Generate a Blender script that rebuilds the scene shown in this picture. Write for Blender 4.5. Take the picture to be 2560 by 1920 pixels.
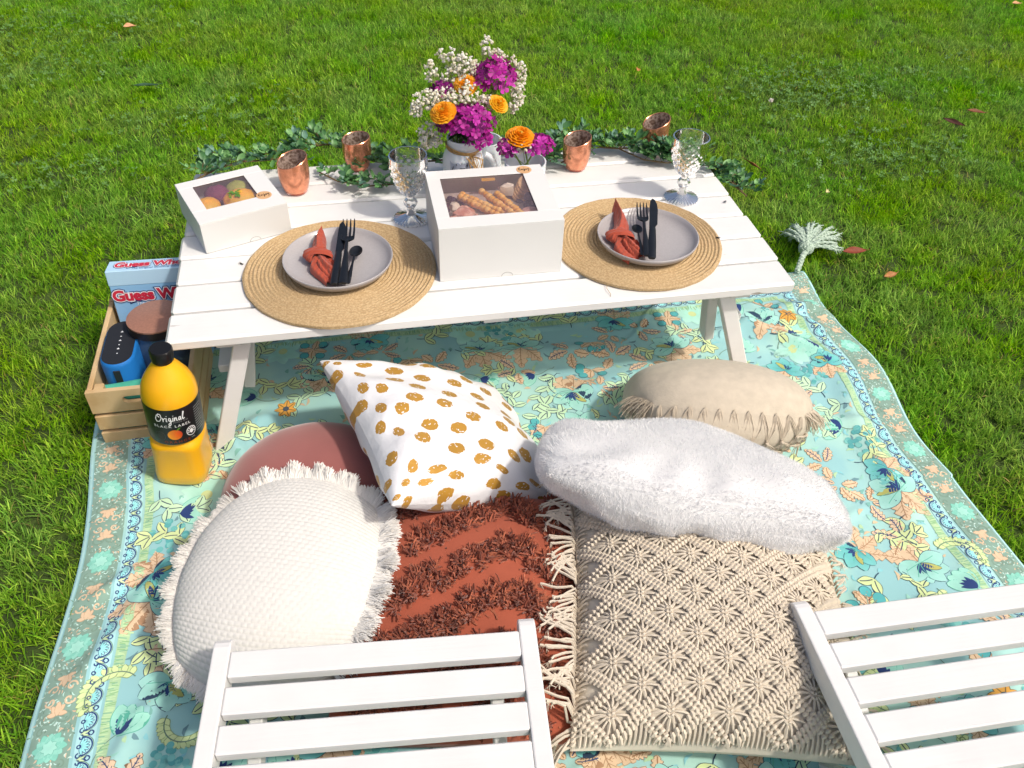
import bpy, bmesh, math, random
import numpy as np
from mathutils import Vector, Matrix, Euler

random.seed(7); rng = np.random.default_rng(7)
PI = math.pi
for o in list(bpy.data.objects): bpy.data.objects.remove(o)
scene = bpy.context.scene
C = scene.collection

# ------------------------------------------------------------------ camera, sky, sun, exposure
TABLE_H = 0.32
CAM = np.array([0.3571, -1.2494, 0.9677 + TABLE_H])
PITCH, YAW, ROLL, FPX = 0.7342, 0.2136, 0.0363, 2130.3          # focal length in pixels of a 2560 px wide frame
fw = np.array([math.sin(YAW) * math.cos(PITCH), math.cos(YAW) * math.cos(PITCH), -math.sin(PITCH)])
rt0 = np.array([math.cos(YAW), -math.sin(YAW), 0.0]); up0 = np.cross(rt0, fw)
rt = math.cos(ROLL) * rt0 + math.sin(ROLL) * up0
up = -math.sin(ROLL) * rt0 + math.cos(ROLL) * up0
cam_data = bpy.data.cameras.new('camera'); cam = bpy.data.objects.new('camera', cam_data); C.objects.link(cam)
cam_data.sensor_width = 36.0; cam_data.lens = FPX / 2560 * 36.0
cam_data.clip_start = 0.02; cam_data.clip_end = 300
M4 = Matrix.Identity(4)
for i in range(3):
    M4[i][0] = rt[i]; M4[i][1] = up[i]; M4[i][2] = -fw[i]; M4[i][3] = CAM[i]
cam.matrix_world = M4
scene.camera = cam

SUN = Vector((0.067, -0.055, 0.112)).normalized()
world = bpy.data.worlds.new('World'); scene.world = world; world.use_nodes = True
wn = world.node_tree.nodes; wl = world.node_tree.links
sky = wn.new('ShaderNodeTexSky'); sky.sky_type = 'NISHITA'; sky.sun_disc = False
sky.sun_elevation = math.asin(SUN.z); sky.sun_rotation = math.atan2(SUN.x, SUN.y)
sky.dust_density = 6.0; sky.air_density = 1.0
bg = wn['Background']; bg.inputs['Strength'].default_value = 0.125
wl.new(sky.outputs['Color'], bg.inputs['Color'])
sl = bpy.data.lights.new('sun', 'SUN'); sl.energy = 2.55; sl.angle = math.radians(3.5); sl.color = (1.0, 0.94, 0.84)
sun = bpy.data.objects.new('sun', sl); C.objects.link(sun)
sun.rotation_euler = SUN.to_track_quat('Z', 'Y').to_euler(); sun.location = (3, -3, 5)
scene.view_settings.view_transform = 'Standard'; scene.view_settings.look = 'None'
scene.view_settings.gamma = 1.0; scene.view_settings.exposure = 0.0
scene.render.engine = 'CYCLES'
scene.cycles.max_bounces = 8; scene.cycles.diffuse_bounces = 3; scene.cycles.glossy_bounces = 3; scene.cycles.transparent_max_bounces = 8; scene.cycles.transmission_bounces = 8

# ------------------------------------------------------------------ measuring helpers (photo measured at 2212 px width)
def ray(x, y):
    k = 2560 / 2212
    return fw + rt * (x * k - 1280) / FPX - up * (y * k - 960) / FPX
def at_z(x, y, z):
    d = ray(x, y); return CAM + d * ((z - CAM[2]) / d[2])
def at_y(x, y, Y):
    d = ray(x, y); return CAM + d * ((Y - CAM[1]) / d[1])

# ------------------------------------------------------------------ mesh helpers
class MB:
    def __init__(s): s.v = []; s.f = []; s.c = []; s.n = 0; s.buf = {}
    def qtube(s, P, r, n=3, col=None):
        # many thin tubes, grouped by length and built together in flush()
        s.buf.setdefault((len(P), n), []).append((np.asarray(P, float), np.broadcast_to(np.asarray(r, float), (len(P),)), (1., 1., 1.) if col is None else tuple(col)))
    def flush(s):
        for (k, n), L in s.buf.items():
            P = np.array([a[0] for a in L]); r = np.array([a[1] for a in L]); c = np.array([a[2] for a in L]); m = len(L)
            T = np.gradient(P, axis=1); T /= np.linalg.norm(T, axis=2, keepdims=True) + 1e-12
            A = np.cross(T, [.31, .17, .935]); A /= np.linalg.norm(A, axis=2, keepdims=True) + 1e-9; B = np.cross(T, A); th = np.arange(n) * 2 * PI / n
            V = P[:, :, None, :] + r[:, :, None, None] * (np.cos(th)[None, None, :, None] * A[:, :, None, :] + np.sin(th)[None, None, :, None] * B[:, :, None, :])
            i, j = np.meshgrid(np.arange(k - 1), np.arange(n), indexing='ij'); j2 = (j + 1) % n; q = np.stack([i * n + j, (i + 1) * n + j, (i + 1) * n + j2, i * n + j2], -1).reshape(-1, 4)
            F = (q[None] + (np.arange(m) * k * n)[:, None, None]).reshape(-1, 4) + s.n
            s.v.append(V.reshape(-1, 3)); s.n += m * k * n; s.f.extend(map(tuple, F.tolist())); s.c.append(np.repeat(c, k * n, axis=0))
        s.buf = {}; return s
    def add(s, V, F, col=None):
        V = np.asarray(V, float).reshape(-1, 3); b = s.n
        s.v.append(V); s.n += len(V)
        s.f.extend([tuple(i + b for i in f) for f in F])
        if col is None: col = (1, 1, 1)
        cc = np.asarray(col, float)
        if cc.ndim == 1: cc = np.tile(cc, (len(V), 1))
        s.c.append(cc)
        return s
    def grid(s, P, cu=False, cv=False, col=None):
        n, m = P.shape[:2]; F = []
        for i in range(n if cu else n - 1):
            a = i * m; b = ((i + 1) % n) * m
            for j in range(m if cv else m - 1):
                k = (j + 1) % m
                F.append((a + j, b + j, b + k, a + k))
        return s.add(P.reshape(-1, 3), F, None if col is None else (col if np.ndim(col) == 1 else np.asarray(col).reshape(-1, 3)))
    def tube(s, pts, r, n=6, col=None, cap=True):
        P = np.asarray(pts, float); m = len(P); r = np.broadcast_to(np.asarray(r, float), (m,))
        T = np.gradient(P, axis=0); T /= (np.linalg.norm(T, axis=1, keepdims=True) + 1e-12)
        ref = np.array([0, 0, 1.0]) if abs(T[0][2]) < .9 else np.array([1.0, 0, 0])
        A = np.cross(T[0], ref); A /= np.linalg.norm(A) + 1e-12; rings = []
        for i in range(m):
            A = A - T[i] * (A @ T[i]); A /= np.linalg.norm(A) + 1e-12
            B = np.cross(T[i], A); th = np.arange(n) * 2 * PI / n
            rings.append(P[i] + r[i] * (np.cos(th)[:, None] * A + np.sin(th)[:, None] * B))
        R = np.array(rings); b = s.n
        s.grid(R, cv=True, col=col)
        if cap:
            s.f.append(tuple(b + j for j in range(n))[::-1]); s.f.append(tuple(b + (m - 1) * n + j for j in range(n)))
        return s
    def lathe(s, prof, n=32, c=(0, 0, 0), rf=None, col=None, cap0=False, cap1=False):
        th = np.arange(n) * 2 * PI / n; b = s.n; R = []
        for r, z in prof:
            k = rf(th, r, z) if rf else r
            R.append(np.stack([c[0] + k * np.cos(th), c[1] + k * np.sin(th), np.full(n, c[2] + z)], -1))
        s.grid(np.array(R), cv=True, col=col)
        if cap0: s.f.append(tuple(b + j for j in range(n))[::-1])
        if cap1: s.f.append(tuple(b + (len(prof) - 1) * n + j for j in range(n)))
        return s
    def box(s, c, d, bev=.002, M=None, col=None):
        hx, hy, hz = d[0] / 2, d[1] / 2, d[2] / 2; b = min(bev, hx * .9, hy * .9, hz * .9)
        V = []; idx = {}
        for sx in (-1, 1):
            for sy in (-1, 1):
                for sz in (-1, 1):
                    idx[(sx, sy, sz)] = len(V)
                    V += [(sx * hx, sy * (hy - b), sz * (hz - b)), (sx * (hx - b), sy * hy, sz * (hz - b)), (sx * (hx - b), sy * (hy - b), sz * hz)]
        F = []
        def q(axis, sgn):
            o = [a for a in range(3) if a != axis]; L = []
            for p, r in ((-1, -1), (1, -1), (1, 1), (-1, 1)):
                k = [0, 0, 0]; k[axis] = sgn; k[o[0]] = p; k[o[1]] = r; L.append(idx[tuple(k)] + axis)
            F.append(L)
        for ax in range(3):
            for sg in (-1, 1): q(ax, sg)
        for ax in range(3):
            o = [a for a in range(3) if a != ax]
            for p in (-1, 1):
                for r in (-1, 1):
                    k0 = [0, 0, 0]; k1 = [0, 0, 0]; k0[ax] = -1; k1[ax] = 1
                    k0[o[0]] = k1[o[0]] = p; k0[o[1]] = k1[o[1]] = r
                    F.append([idx[tuple(k0)] + o[0], idx[tuple(k1)] + o[0], idx[tuple(k1)] + o[1], idx[tuple(k0)] + o[1]])
        for k, i in idx.items(): F.append([i, i + 1, i + 2])
        V = np.array(V); FF = []
        for f in F:
            p = V[f]; nrm = np.cross(p[1] - p[0], p[2] - p[0])
            FF.append(tuple(f) if nrm @ p.mean(0) > 0 else tuple(f[::-1]))
        if M is not None: V = V @ np.array(M.to_3x3()).T
        return s.add(V + np.asarray(c, float), FF, col)
    def prism(s, poly, z0, z1, fn=None, col=None):
        n = len(poly); V = [(x, y, z0) for x, y in poly] + [(x, y, z1) for x, y in poly]
        F = [tuple(range(n))[::-1], tuple(range(n, 2 * n))] + [(i, (i + 1) % n, n + (i + 1) % n, n + i) for i in range(n)]
        V = np.array(V, float)
        if fn: V = np.array([fn(*p) for p in V])
        return s.add(V, F, col)
    def ball(s, c, r, n=6, m=5, col=None, jit=0, M=None):
        r = np.broadcast_to(np.asarray(r, float), (3,)); V = []
        for i in range(m):
            ph = PI * (i + .5) / m if False else PI * i / (m - 1)
            for j in range(n):
                th = 2 * PI * j / n
                V.append((math.sin(ph) * math.cos(th), math.sin(ph) * math.sin(th), math.cos(ph)))
        V = np.array(V)
        if jit: V = V * (1 + rng.uniform(-jit, jit, (len(V), 1)))
        V = V * r
        if M is not None: V = V @ np.asarray(M).T
        F = [(i * n + j, (i + 1) * n + j, (i + 1) * n + (j + 1) % n, i * n + (j + 1) % n) for i in range(m - 1) for j in range(n)]
        return s.add(V + np.asarray(c, float), F, col)
    def xf(s, fn):
        s.v = [np.array([fn(*p) for p in V]) for V in s.v]; return s
    def arr(s): s.flush(); return np.concatenate(s.v)

def make_mesh(name, mb, m, smooth=True, uv=None, sharp=None):
    V = mb.arr(); me = bpy.data.meshes.new(name); me.from_pydata(V.tolist(), [], mb.f)
    col = np.concatenate(mb.c)
    ca = me.color_attributes.new('Col', 'FLOAT_COLOR', 'POINT')
    ca.data.foreach_set('color', np.hstack([col, np.ones((len(col), 1))]).astype(np.float32).ravel())
    if uv is not None:
        ul = me.uv_layers.new(name='UVMap'); li = np.zeros(len(me.loops), dtype=np.int32); me.loops.foreach_get('vertex_index', li)
        ul.data.foreach_set('uv', np.asarray(uv, np.float32)[li].ravel())
    if smooth:
        me.polygons.foreach_set('use_smooth', np.ones(len(me.polygons), dtype=bool))
        if sharp: me.set_sharp_from_angle(angle=math.radians(sharp))
    for x in (m if isinstance(m, (list, tuple)) else [m]): me.materials.append(x)
    me.update(); return me

def obj(name, mb, m, parent=None, smooth=True, uv=None, sharp=40, kind=None, label=None):
    me = mb if isinstance(mb, bpy.types.Mesh) else make_mesh(name, mb, m, smooth, uv, sharp)
    o = bpy.data.objects.new(name, me); C.objects.link(o)
    if parent: o.parent = parent
    if kind: o['kind'] = kind
    if label: o['label'] = label
    return o
def tag(o, label, cat, group=None, kind=None):
    o['label'] = label; o['category'] = cat
    if group: o['group'] = group
    if kind: o['kind'] = kind
    return o
def thing(name, label, cat, loc=(0, 0, 0), rot=(0, 0, 0), group=None):
    o = bpy.data.objects.new(name, None); C.objects.link(o); o.empty_display_size = .02
    o.location = loc; o.rotation_euler = rot
    return tag(o, label, cat, group)
def copy_tree(src, parent=None):
    c = src.copy(); C.objects.link(c); c.parent = parent
    for ch in list(src.children): copy_tree(ch, c)
    return c
def text_mb(txt, size=1.0, offset=0.0, extrude=0.0, shear=0.0, spacing=1.0, align='CENTER', col=None, res=3):
    cu = bpy.data.curves.new('txt', 'FONT'); cu.body = txt; cu.size = size; cu.offset = offset; cu.extrude = extrude
    cu.shear = shear; cu.space_character = spacing; cu.align_x = align; cu.resolution_u = res
    o = bpy.data.objects.new('txt', cu); C.objects.link(o)
    dg = bpy.context.evaluated_depsgraph_get(); ev = o.evaluated_get(dg); me = ev.to_mesh()
    V = [tuple(v.co) for v in me.vertices]; F = [tuple(p.vertices) for p in me.polygons]
    ev.to_mesh_clear(); bpy.data.objects.remove(o); bpy.data.curves.remove(cu)
    mb = MB()
    if V: mb.add(V, F, col)
    return mb

# ------------------------------------------------------------------ materials
def mat(name, col, rough=.5, metal=0., var=0., vscale=20., bump=0., bscale=60., bdist=.002, vcol=False, spec=.5, sheen=0., trans=0., ior=1.45,
        coat=0., sss=0., transl=0., col2=None, obvar=0., detail=4.):
    m = bpy.data.materials.new(name); m.use_nodes = True; N = m.node_tree.nodes; L = m.node_tree.links
    b = N['Principled BSDF']; out = N['Material Output']
    b.inputs['Roughness'].default_value = rough; b.inputs['Metallic'].default_value = metal
    b.inputs['Specular IOR Level'].default_value = spec; b.inputs['IOR'].default_value = ior
    b.inputs['Sheen Weight'].default_value = sheen; b.inputs['Transmission Weight'].default_value = trans
    b.inputs['Coat Weight'].default_value = coat; b.inputs['Coat Roughness'].default_value = .08
    if sss: b.inputs['Subsurface Weight'].default_value = sss; b.inputs['Subsurface Scale'].default_value = .01
    tc = N.new('ShaderNodeTexCoord')
    if vcol:
        a = N.new('ShaderNodeVertexColor'); a.layer_name = 'Col'; src = a.outputs['Color']
    else:
        a = N.new('ShaderNodeRGB'); a.outputs[0].default_value = (*col, 1); src = a.outputs[0]
    if var:
        no = N.new('ShaderNodeTexNoise'); no.inputs['Scale'].default_value = vscale; no.inputs['Detail'].default_value = detail
        L.new(tc.outputs['Object'], no.inputs['Vector'])
        if col2 is not None:
            ra = N.new('ShaderNodeValToRGB'); ra.color_ramp.elements[0].position = .5 - .5 * (1 - var) - .01; ra.color_ramp.elements[1].position = .5 + .5 * (1 - var) + .01
            ra.color_ramp.elements[0].position = .42; ra.color_ramp.elements[1].position = .62
            L.new(no.outputs['Fac'], ra.inputs['Fac']); mx = N.new('ShaderNodeMix'); mx.data_type = 'RGBA'
            L.new(ra.outputs['Color'], mx.inputs[0]); L.new(src, mx.inputs[6]); mx.inputs[7].default_value = (*col2, 1); src = mx.outputs[2]
        else:
            mr = N.new('ShaderNodeMapRange'); mr.inputs[1].default_value = .25; mr.inputs[2].default_value = .75
            mr.inputs[3].default_value = 1 - var; mr.inputs[4].default_value = 1 + var
            L.new(no.outputs['Fac'], mr.inputs[0]); mx = N.new('ShaderNodeMix'); mx.data_type = 'RGBA'; mx.blend_type = 'MULTIPLY'; mx.inputs[0].default_value = 1
            L.new(src, mx.inputs[6]); cb = N.new('ShaderNodeCombineColor')
            for i in range(3): L.new(mr.outputs[0], cb.inputs[i])
            L.new(cb.outputs[0], mx.inputs[7]); src = mx.outputs[2]
    if obvar:
        oi = N.new('ShaderNodeObjectInfo'); hs = N.new('ShaderNodeHueSaturation'); mr = N.new('ShaderNodeMapRange')
        mr.inputs[3].default_value = 1 - obvar; mr.inputs[4].default_value = 1 + obvar
        L.new(oi.outputs['Random'], mr.inputs[0]); L.new(mr.outputs[0], hs.inputs['Value']); L.new(src, hs.inputs['Color']); src = hs.outputs[0]
    L.new(src, b.inputs['Base Color'])
    if bump:
        nb = N.new('ShaderNodeTexNoise'); nb.inputs['Scale'].default_value = bscale; nb.inputs['Detail'].default_value = 5
        L.new(tc.outputs['Object'], nb.inputs['Vector'])
        bp = N.new('ShaderNodeBump'); bp.inputs['Strength'].default_value = bump; bp.inputs['Distance'].default_value = bdist
        L.new(nb.outputs['Fac'], bp.inputs['Height']); L.new(bp.outputs[0], b.inputs['Normal'])
    if transl:
        t = N.new('ShaderNodeBsdfTranslucent'); L.new(src, t.inputs[0]); ms = N.new('ShaderNodeMixShader'); ms.inputs[0].default_value = transl
        L.new(b.outputs[0], ms.inputs[1]); L.new(t.outputs[0], ms.inputs[2]); L.new(ms.outputs[0], out.inputs['Surface'])
    m['src'] = 1
    return m
def hexc(h):
    c = [int(h[i:i + 2], 16) / 255 for i in (0, 2, 4)]
    return tuple(x / 12.92 if x < .04045 else ((x + .055) / 1.055) ** 2.4 for x in c)
def vnoise(x, y, s=1.0, seed=0):
    # cheap smooth value noise built from rotated sines
    r = np.random.default_rng(seed); z = 0
    for k in range(7):
        a = r.uniform(0, 2 * PI); f = s * r.uniform(.6, 2.2); z = z + np.sin((x * math.cos(a) + y * math.sin(a)) * f + r.uniform(0, 6.28)) / (1 + .4 * k)
    return z / 3.2
# ------------------------------------------------------------------ the lawn
m_soil = mat('soil_and_thatch', hexc('40521e'), .95, var=.5, vscale=9, bump=.6, bscale=120, bdist=.01, col2=hexc('34451a'))
g = MB(); nn = 61; gx = np.linspace(-1, 1, nn); gx = np.sign(gx) * np.abs(gx) ** 2.2 * 60
X, Y = np.meshgrid(gx, gx, indexing='ij')
g.grid(np.stack([X + .6, Y, np.zeros_like(X)], -1))
gr = obj('lawn_ground', g, m_soil); gr['kind'] = 'structure'; gr['label'] = 'earth under the mown green lawn'

# blanket outline and relief (used by grass mask, blanket cloth and its print)
BX0, BX1, BY0, BY1 = -0.205, 1.49, -1.72, 0.43
FOLDS = [((1.18, .30), (1.40, .02), .020, .022), ((1.24, .34), (1.46, .12), .016, .020), ((-.20, -.52), (.02, -.20), .011, .020), ((1.40, .10), (1.30, -.55), .013, .030),
         ((.10, .16), (.60, .02), .016, .035), ((.45, .24), (1.05, .16), .014, .03), ((.70, .06), (1.05, .12), .012, .03), ((.02, -.02), (.16, .10), .014, .02),
         ((1.33, .30), (1.50, .22), .018, .02), ((.0, -.75), (.5, -.62), .010, .03), ((1.0, -.25), (1.42, -.75), .008, .04), ((-.16, .02), (-.02, -.14), .012, .02), ((1.2, -.9), (1.45, -.4), .01, .03), ((.0, .10), (.10, -.06), .012, .014), ((1.10, .22), (1.32, .20), .012, .014), ((.2, .22), (.42, .10), .010, .016), ((-.19, -.30), (-.06, -.26), .009, .014), ((1.26, -.08), (1.44, -.20), .010, .016), ((1.22, -.62), (1.46, -.66), .009, .016), ((.7, .2), (.86, -.02), .011, .014), ((-.1, -.62), (.0, -.5), .009, .015)]
_r = np.random.default_rng(5)
for _ in range(26):
    _p = _r.uniform((-.15, -.8), (1.4, .35)); _a = _r.uniform(0, 3.14); _l = _r.uniform(.12, .28); FOLDS.append((tuple(_p), (_p[0] + _l * math.cos(_a), _p[1] + _l * math.sin(_a)), _r.uniform(.002, .005), _r.uniform(.006, .010)))
def warp(x, y):
    return (x + .011 * np.sin(6.1 * y + .6) * np.clip((x - .3) * 1.2, -1, 1) + .012 * np.sin(15 * y + 1.0) * np.clip((x - 1.2) * 4, 0, 1) * (y > -.3) - .010 * np.sin(9 * y) * np.clip((.1 - x) * 4, 0, 1),
            y + .008 * np.sin(5 * x))
def bl_z(x, y):
    x = np.asarray(x, float); y = np.asarray(y, float)
    z = .034 + .0042 * vnoise(x, y, 9, 3) + .0022 * vnoise(x, y, 26, 4)
    for (a, b, h, w) in FOLDS:
        a = np.array(a); b = np.array(b); d = b - a; L = np.hypot(*d); d = d / L
        s = ((x - a[0]) * d[0] + (y - a[1]) * d[1]) / L; t = (x - a[0]) * -d[1] + (y - a[1]) * d[0] + .01 * np.sin(s * 7)
        z = z + h * np.exp(-(t / w) ** 2) * np.exp(-((s - .5) / .38) ** 4)
    e = np.minimum(np.minimum(x - BX0, BX1 - x), np.minimum(y - BY0, BY1 - y))
    return z - .012 * np.exp(-np.clip(e, 0, None) / .02)

# grass: tufts of real blades, instanced on points
def blade(mb, x, y, L, w, az, lean, curl, col):
    d = np.array([math.cos(az), math.sin(az)]); p = np.array([-d[1], d[0]]); V = []
    for i, (t, k) in enumerate(((0, .75), (.35, 1.), (.7, .72), (1, 0))):
        h = lean * t + curl * t * t
        c = np.array([x, y]) + d * L * h; z = L * t * math.sqrt(max(.05, 1 - min(.9, (h / max(t, .01)) ** 2 * .5))) * (1 - .25 * curl * t)
        if k: V += [(c[0] + p[0] * w * k, c[1] + p[1] * w * k, z), (c[0] - p[0] * w * k, c[1] - p[1] * w * k, z)]
        else: V += [(c[0], c[1], z)]
    mb.add(V, [(0, 1, 3, 2), (2, 3, 5, 4), (4, 5, 6)], col)
m_grass = mat('grass_blade', (1, 1, 1), .42, vcol=True, transl=.45, obvar=.27, spec=.12)
N = m_grass.node_tree.nodes; L = m_grass.node_tree.links; ge = N.new('ShaderNodeNewGeometry'); n1 = N.new('ShaderNodeTexNoise'); n1.inputs['Scale'].default_value = 1.6; n1.inputs['Detail'].default_value = 6; L.new(ge.outputs['Position'], n1.inputs['Vector'])
hs = [x for x in N if x.type == 'HUE_SAT'][0]; mr = N.new('ShaderNodeMapRange'); mr.inputs[1].default_value = .3; mr.inputs[2].default_value = .7; mr.inputs[3].default_value = .525; mr.inputs[4].default_value = .488; L.new(n1.outputs['Fac'], mr.inputs[0]); L.new(mr.outputs[0], hs.inputs['Hue'])
n2 = N.new('ShaderNodeTexNoise'); n2.inputs['Scale'].default_value = 4.5; n2.inputs['Detail'].default_value = 4; L.new(ge.outputs['Position'], n2.inputs['Vector']); m2_ = N.new('ShaderNodeMapRange'); m2_.inputs[1].default_value = .3; m2_.inputs[2].default_value = .7; m2_.inputs[3].default_value = .88; m2_.inputs[4].default_value = 1.08; L.new(n2.outputs['Fac'], m2_.inputs[0]); L.new(m2_.outputs[0], hs.inputs['Saturation'])
tufts = bpy.data.collections.new('grass_tufts')
GC = [hexc('8cb22c'), hexc('7ba626'), hexc('99be34'), hexc('6a9822'), hexc('a8c63e'), hexc('749e2a')]
for k in range(16):
    b = MB(); dry = (k == 15)
    for i in range(13 if not dry else 4):
        r = .019 * math.sqrt(random.random()); a = random.uniform(0, 2 * PI); c = np.array(random.choice(GC)) * random.uniform(.9, 1.48)
        if dry or random.random() < .010: c = np.array(hexc('b9a55e')) * random.uniform(.8, 1.1)
        L = random.uniform(.018, .040)
        blade(b, r * math.cos(a), r * math.sin(a), L, random.uniform(.0008, .0016), random.uniform(0, 2 * PI), random.uniform(.05, .58), random.uniform(0, .72), c)
    o = bpy.data.objects.new('tuft', make_mesh('tuft', b, m_grass)); tufts.objects.link(o)

def point_cloud(name, P, rot, scl, idx, coll, m_, label, cat):
    me = bpy.data.meshes.new(name); me.from_pydata(P.tolist(), [], [])
    a = me.attributes.new('rot', 'FLOAT_VECTOR', 'POINT'); a.data.foreach_set('vector', rot.astype(np.float32).ravel())
    a = me.attributes.new('scl', 'FLOAT', 'POINT'); a.data.foreach_set('value', scl.astype(np.float32))
    a = me.attributes.new('idx', 'INT', 'POINT'); a.data.foreach_set('value', idx.astype(np.int32))
    me.materials.append(m_)
    o = bpy.data.objects.new(name, me); C.objects.link(o); tag(o, label, cat, kind='stuff')
    ng = bpy.data.node_groups.new(name, 'GeometryNodeTree')
    ng.interface.new_socket('Geometry', in_out='INPUT', socket_type='NodeSocketGeometry'); ng.interface.new_socket('Geometry', in_out='OUTPUT', socket_type='NodeSocketGeometry')
    N = ng.nodes; L = ng.links; gi = N.new('NodeGroupInput'); go = N.new('NodeGroupOutput')
    ip = N.new('GeometryNodeInstanceOnPoints'); ci = N.new('GeometryNodeCollectionInfo'); ci.inputs['Collection'].default_value = coll
    ci.inputs['Separate Children'].default_value = True; ci.inputs['Reset Children'].default_value = True
    def na(nm, ty):
        n = N.new('GeometryNodeInputNamedAttribute'); n.data_type = ty; n.inputs['Name'].default_value = nm; return n.outputs['Attribute']
    er = N.new('FunctionNodeEulerToRotation')
    L.new(na('rot', 'FLOAT_VECTOR'), er.inputs[0]); L.new(er.outputs[0], ip.inputs['Rotation'])
    L.new(na('scl', 'FLOAT'), ip.inputs['Scale']); L.new(na('idx', 'INT'), ip.inputs['Instance Index']); ip.inputs['Pick Instance'].default_value = True
    L.new(gi.outputs[0], ip.inputs['Points']); L.new(ci.outputs[0], ip.inputs['Instance']); L.new(ip.outputs[0], go.inputs[0])
    md = o.modifiers.new('scatter', 'NODES'); md.node_group = ng
    return o
def under_cloth(x, y, m=.012):
    lx = warp(np.full_like(y, BX0), y)[0]; rx = warp(np.full_like(y, BX1), y)[0]; ty = BY1 + .008 * np.sin(5 * x)
    return (x > lx + m) & (x < rx - m) & (y < ty - m) & (y > BY0)
NG = 128000
gxx = rng.uniform(-2.3, 4.7, NG); gyy = rng.uniform(-1.3, 4.4, NG)
inner = (np.abs(gxx - .9) < 2.1) & (gyy < 3.0)
keep = ~under_cloth(gxx, gyy) & ~((gxx > -.215) & (gxx < .02) & (gyy > .06) & (gyy < .40))
keep &= ~((gyy > .43) & (gyy < .47) & (rng.random(NG) < .2))
gxx, gyy = gxx[keep], gyy[keep]
P = np.stack([gxx, gyy, np.zeros_like(gxx)], -1); n = len(P)
patch = vnoise(gxx, gyy, 2.3, 11) + .5 * vnoise(gxx, gyy, 8, 12)
idx = rng.integers(0, 15, n); idx[(rng.random(n) < np.clip(.012 + .05 * (patch > 1.0), 0, 1))] = 15
point_cloud('grass', P, np.stack([rng.normal(0, .14, n), rng.normal(0, .14, n), rng.uniform(0, 6.28, n)], -1),
            np.clip(.86 + .12 * patch + rng.normal(0, .13, n), .6, 1.6), idx, tufts, m_grass, 'dense mown green lawn grass all round the picnic blanket', 'grass')

# clover patches
m_clover = mat('clover_leaf', (1, 1, 1), .55, vcol=True, transl=.25, obvar=.2)
clov = bpy.data.collections.new('clover_leaves')
for k in range(4):
    b = MB()
    for j in range(3):
        a = j * 2.094 + random.uniform(-.2, .2); c = np.array(hexc('6f9a4e')) * random.uniform(.8, 1.1); V = [(0, 0, .028)]
        for t in np.linspace(-.9, .9, 6):
            r = .0085 * (1 - .12 * (abs(t) < .2)); V.append((r * math.cos(a + t * .62) * 1.0, r * math.sin(a + t * .62), .028 + .0025 * abs(t) + .001))
        b.add(V, [(0, i, i + 1) for i in range(1, 6)], c)
    b.tube([(0, 0, .027), (.002, .001, .014), (.004, 0, 0)], .0006, 3, hexc('6c8a3a'))
    clov.objects.link(bpy.data.objects.new('clover', make_mesh('clover', b, m_clover)))
pts = []
for (px, py, sx, sy, cnt) in ((1750, 190, .30, .20, 420), (1900, 330, .32, .16, 260), (130, 60, .4, .25, 260), (60, 150, .3, .2, 140), (100, 380, .25, .1, 90), (350, 250, .3, .15, 80), (560, 240, .2, .2, 60), (2050, 160, .4, .3, 100)):
    c = at_z(px, py, .03)
    for i in range(cnt): pts.append((c[0] + random.gauss(0, sx * .6), c[1] + random.gauss(0, sy * .6), random.uniform(.0, .012)))
P = np.array(pts); n = len(P)
point_cloud('clover', P, np.stack([rng.normal(0, .3, n), rng.normal(0, .3, n), rng.uniform(0, 6.28, n)], -1), rng.uniform(.8, 1.35, n), rng.integers(0, 4, n), clov, m_clover,
            'small clover leaves growing in patches among the lawn grass', 'clover')

# ------------------------------------------------------------------ picnic blanket and its print
m_cloth = mat('blanket_cotton', hexc('98cace'), .85, var=.10, vscale=5, bump=.25, bscale=700, bdist=.0006, sheen=.15, col2=hexc('b4dfd2'))
m_print = mat('blanket_print', (1, 1, 1), .85, vcol=True, var=.10, vscale=40, sheen=.1)
nx, ny = 320, 410
xs = np.linspace(BX0, BX1, nx); ys = np.linspace(BY0, BY1, ny); X, Y = np.meshgrid(xs, ys, indexing='ij')
Z = bl_z(X, Y); Xw, Yw = warp(X, Y)
blanket = thing('picnic_blanket', 'aqua floral print picnic blanket spread under the cushions and table', 'blanket', (0, 0, 0))
mb = MB(); mb.grid(np.stack([Xw, Yw, Z], -1)); obj('cloth', mb, m_cloth, blanket)

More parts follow.
